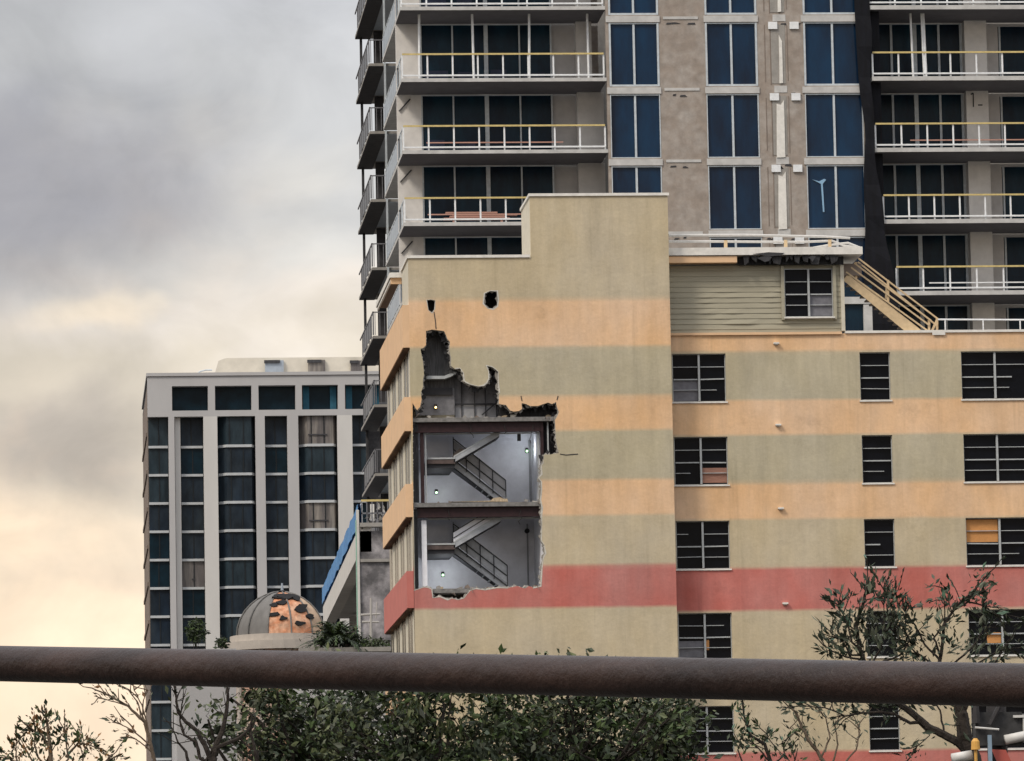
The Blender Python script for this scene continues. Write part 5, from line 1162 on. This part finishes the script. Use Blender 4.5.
# pale dead trunk with two cross branches
q = MB(); Yk = YG+0.5
for a, b, r_ in (((371, 652), (371, 598), .07), ((361, 615), (380, 614), .05), ((362, 622), (379, 622), .05), ((376, 618), (377, 602), .035)): q.bar(at(*a, Yk), at(*b, Yk), r_, r_*.7)
o = q.build('dead_trunk', 'dead_wood', None); tag(o, 'pale dead trunk with cross branches standing by the grey end wall', 'dead tree')
# ledge for the clipped bushes
lb = thing('low_building', 'low roofs hidden behind the rail under the clipped bush', 'building', (at(200, 650, 286).x, 288, 0))
lz = at(200, 649, 284).z
MB().box(X(176, 650, 284), X(236, 650, 284), 284, 291, 0, lz).build('body', 'pale_stucco', lb)

# ------------------------------------------------------------------ utility pole, lower right
YU = 58.0
U = lambda px, py, dy=0: at(px, py, YU+dy)
pole = thing('utility_pole', 'dark utility pole with white tubes, amber cap and grey box at lower right', 'pole', (U(1000, 760).x, YU, 0))
c = U(1000, 700); MB().bar((c.x, YU+.25, 0), (c.x, YU+.25, c.z), .13, .11, 12).build('shaft', 'pole_dark', pole)
q = MB(); a = U(975, 735); b = U(1021, 712); q.box(a.x, b.x, YU-.05, YU+.12, a.z-.12, b.z); q.build('cabinet', 'box_grey', pole)
MB().box(U(1022, 730).x, U(1027, 730).x, YU-.08, YU+.1, U(1022, 742).z, U(1022, 716).z).box(U(1012, 717).x, U(1024, 717).x, YU-.09, YU-.06, U(1018, 718).z, U(1018, 715.5).z).build('cabinet_edge', 'tube_white', pole)
for a, b in (((952, 758.5), (972, 755)), ((1005, 740), (1036, 733.5))):
    MB().bar(U(*a, -.12), U(*b, -.12), .055, n=14).build('tube', 'tube_white', pole, smooth=True)
MB().bar(U(975, 727.5, -.15), U(999, 729.5, -.15), .012).build('wire', 'tube_white', pole)
p_ = U(975.5, 746, -.2); q = MB(); q.bar((p_.x, p_.y, p_.z-.04), (p_.x, p_.y, p_.z+.05), .05, .045, 12).bar((p_.x, p_.y, p_.z+.05), (p_.x, p_.y, p_.z+.085), .045, .02, 12); cap = q.build('insulator', 'amber', pole, smooth=False)
MB().bar((p_.x, p_.y, p_.z-.9), (p_.x, p_.y, p_.z-.042), .018, n=8).build('rod', 'amber', cap)
p_ = U(989.5, 735, -.2); MB().box(p_.x-.02, p_.x+.02, p_.y-.02, p_.y+.02, p_.z-.9, p_.z).build('rod', 'pole_blue', pole, 'blue grey rod')
p_ = U(985, 716, -.1); MB().bar((p_.x-.1, p_.y, p_.z-.08), (p_.x-.1, p_.y, p_.z+.14), .05, .03, 8).bar((p_.x+.05, p_.y, p_.z-.1), (p_.x+.16, p_.y, p_.z+.1), .03).build('clamp', 'pole_dark', pole)
q = MB(); a = U(1003, 752, -.05); q.prism([(a.x-.14, a.z+.03), (a.x+.02, a.z+.02), (a.x+.1, a.z-.16), (a.x-.06, a.z-.16)], YU-.12, YU-.1); q.build('tag_plate', 'sign_red', pole)

# ------------------------------------------------------------------ foreground rail
La, Ra = at(-120, 661, 13.2), at(1150, 688, 10.0)
rail = thing('pipe_rail', 'thick rusty brown steel pipe crossing the foreground', 'railing', ((La.x+Ra.x)/2, (La.y+Ra.y)/2, 0))
n = 48; ext_ = (Ra-La)
P3 = [La+ext_*(i/n) for i in range(-10, n+11)]
q = MB(); q.path(P3, [0.043]*len(P3), 40); q.build('pipe', 'pipe_rust', rail, smooth=True)
for e in (P3[0], P3[-1]): MB().bar((e.x, e.y, 0), (e.x, e.y, e.z-0.03), .04, n=16).build('post', 'pipe_rust', rail)
q = MB()
for px, py, s in ((397, 667, .006), (876.5, 670, .0075), (877.5, 673, .005)):
    t_ = (px+120)/1270; c = La+ext_*t_; d = Vector((-.15, -1, .35)).normalized(); c = at(px, py, c.y-0.042)
    ring = [c+Vector((s*cos(i)*1.0, 0, s*1.3*sin(i))) for i in (0, 1, 2.2, 3.1, 4, 5.3)]; q.add(ring+[v+Vector((0, .02, 0)) for v in ring], [tuple(range(6))]+[(i, (i+1) % 6, (i+1) % 6+6, i+6) for i in range(6)])
q.build('paint_chip', 'paint_chip', rail)
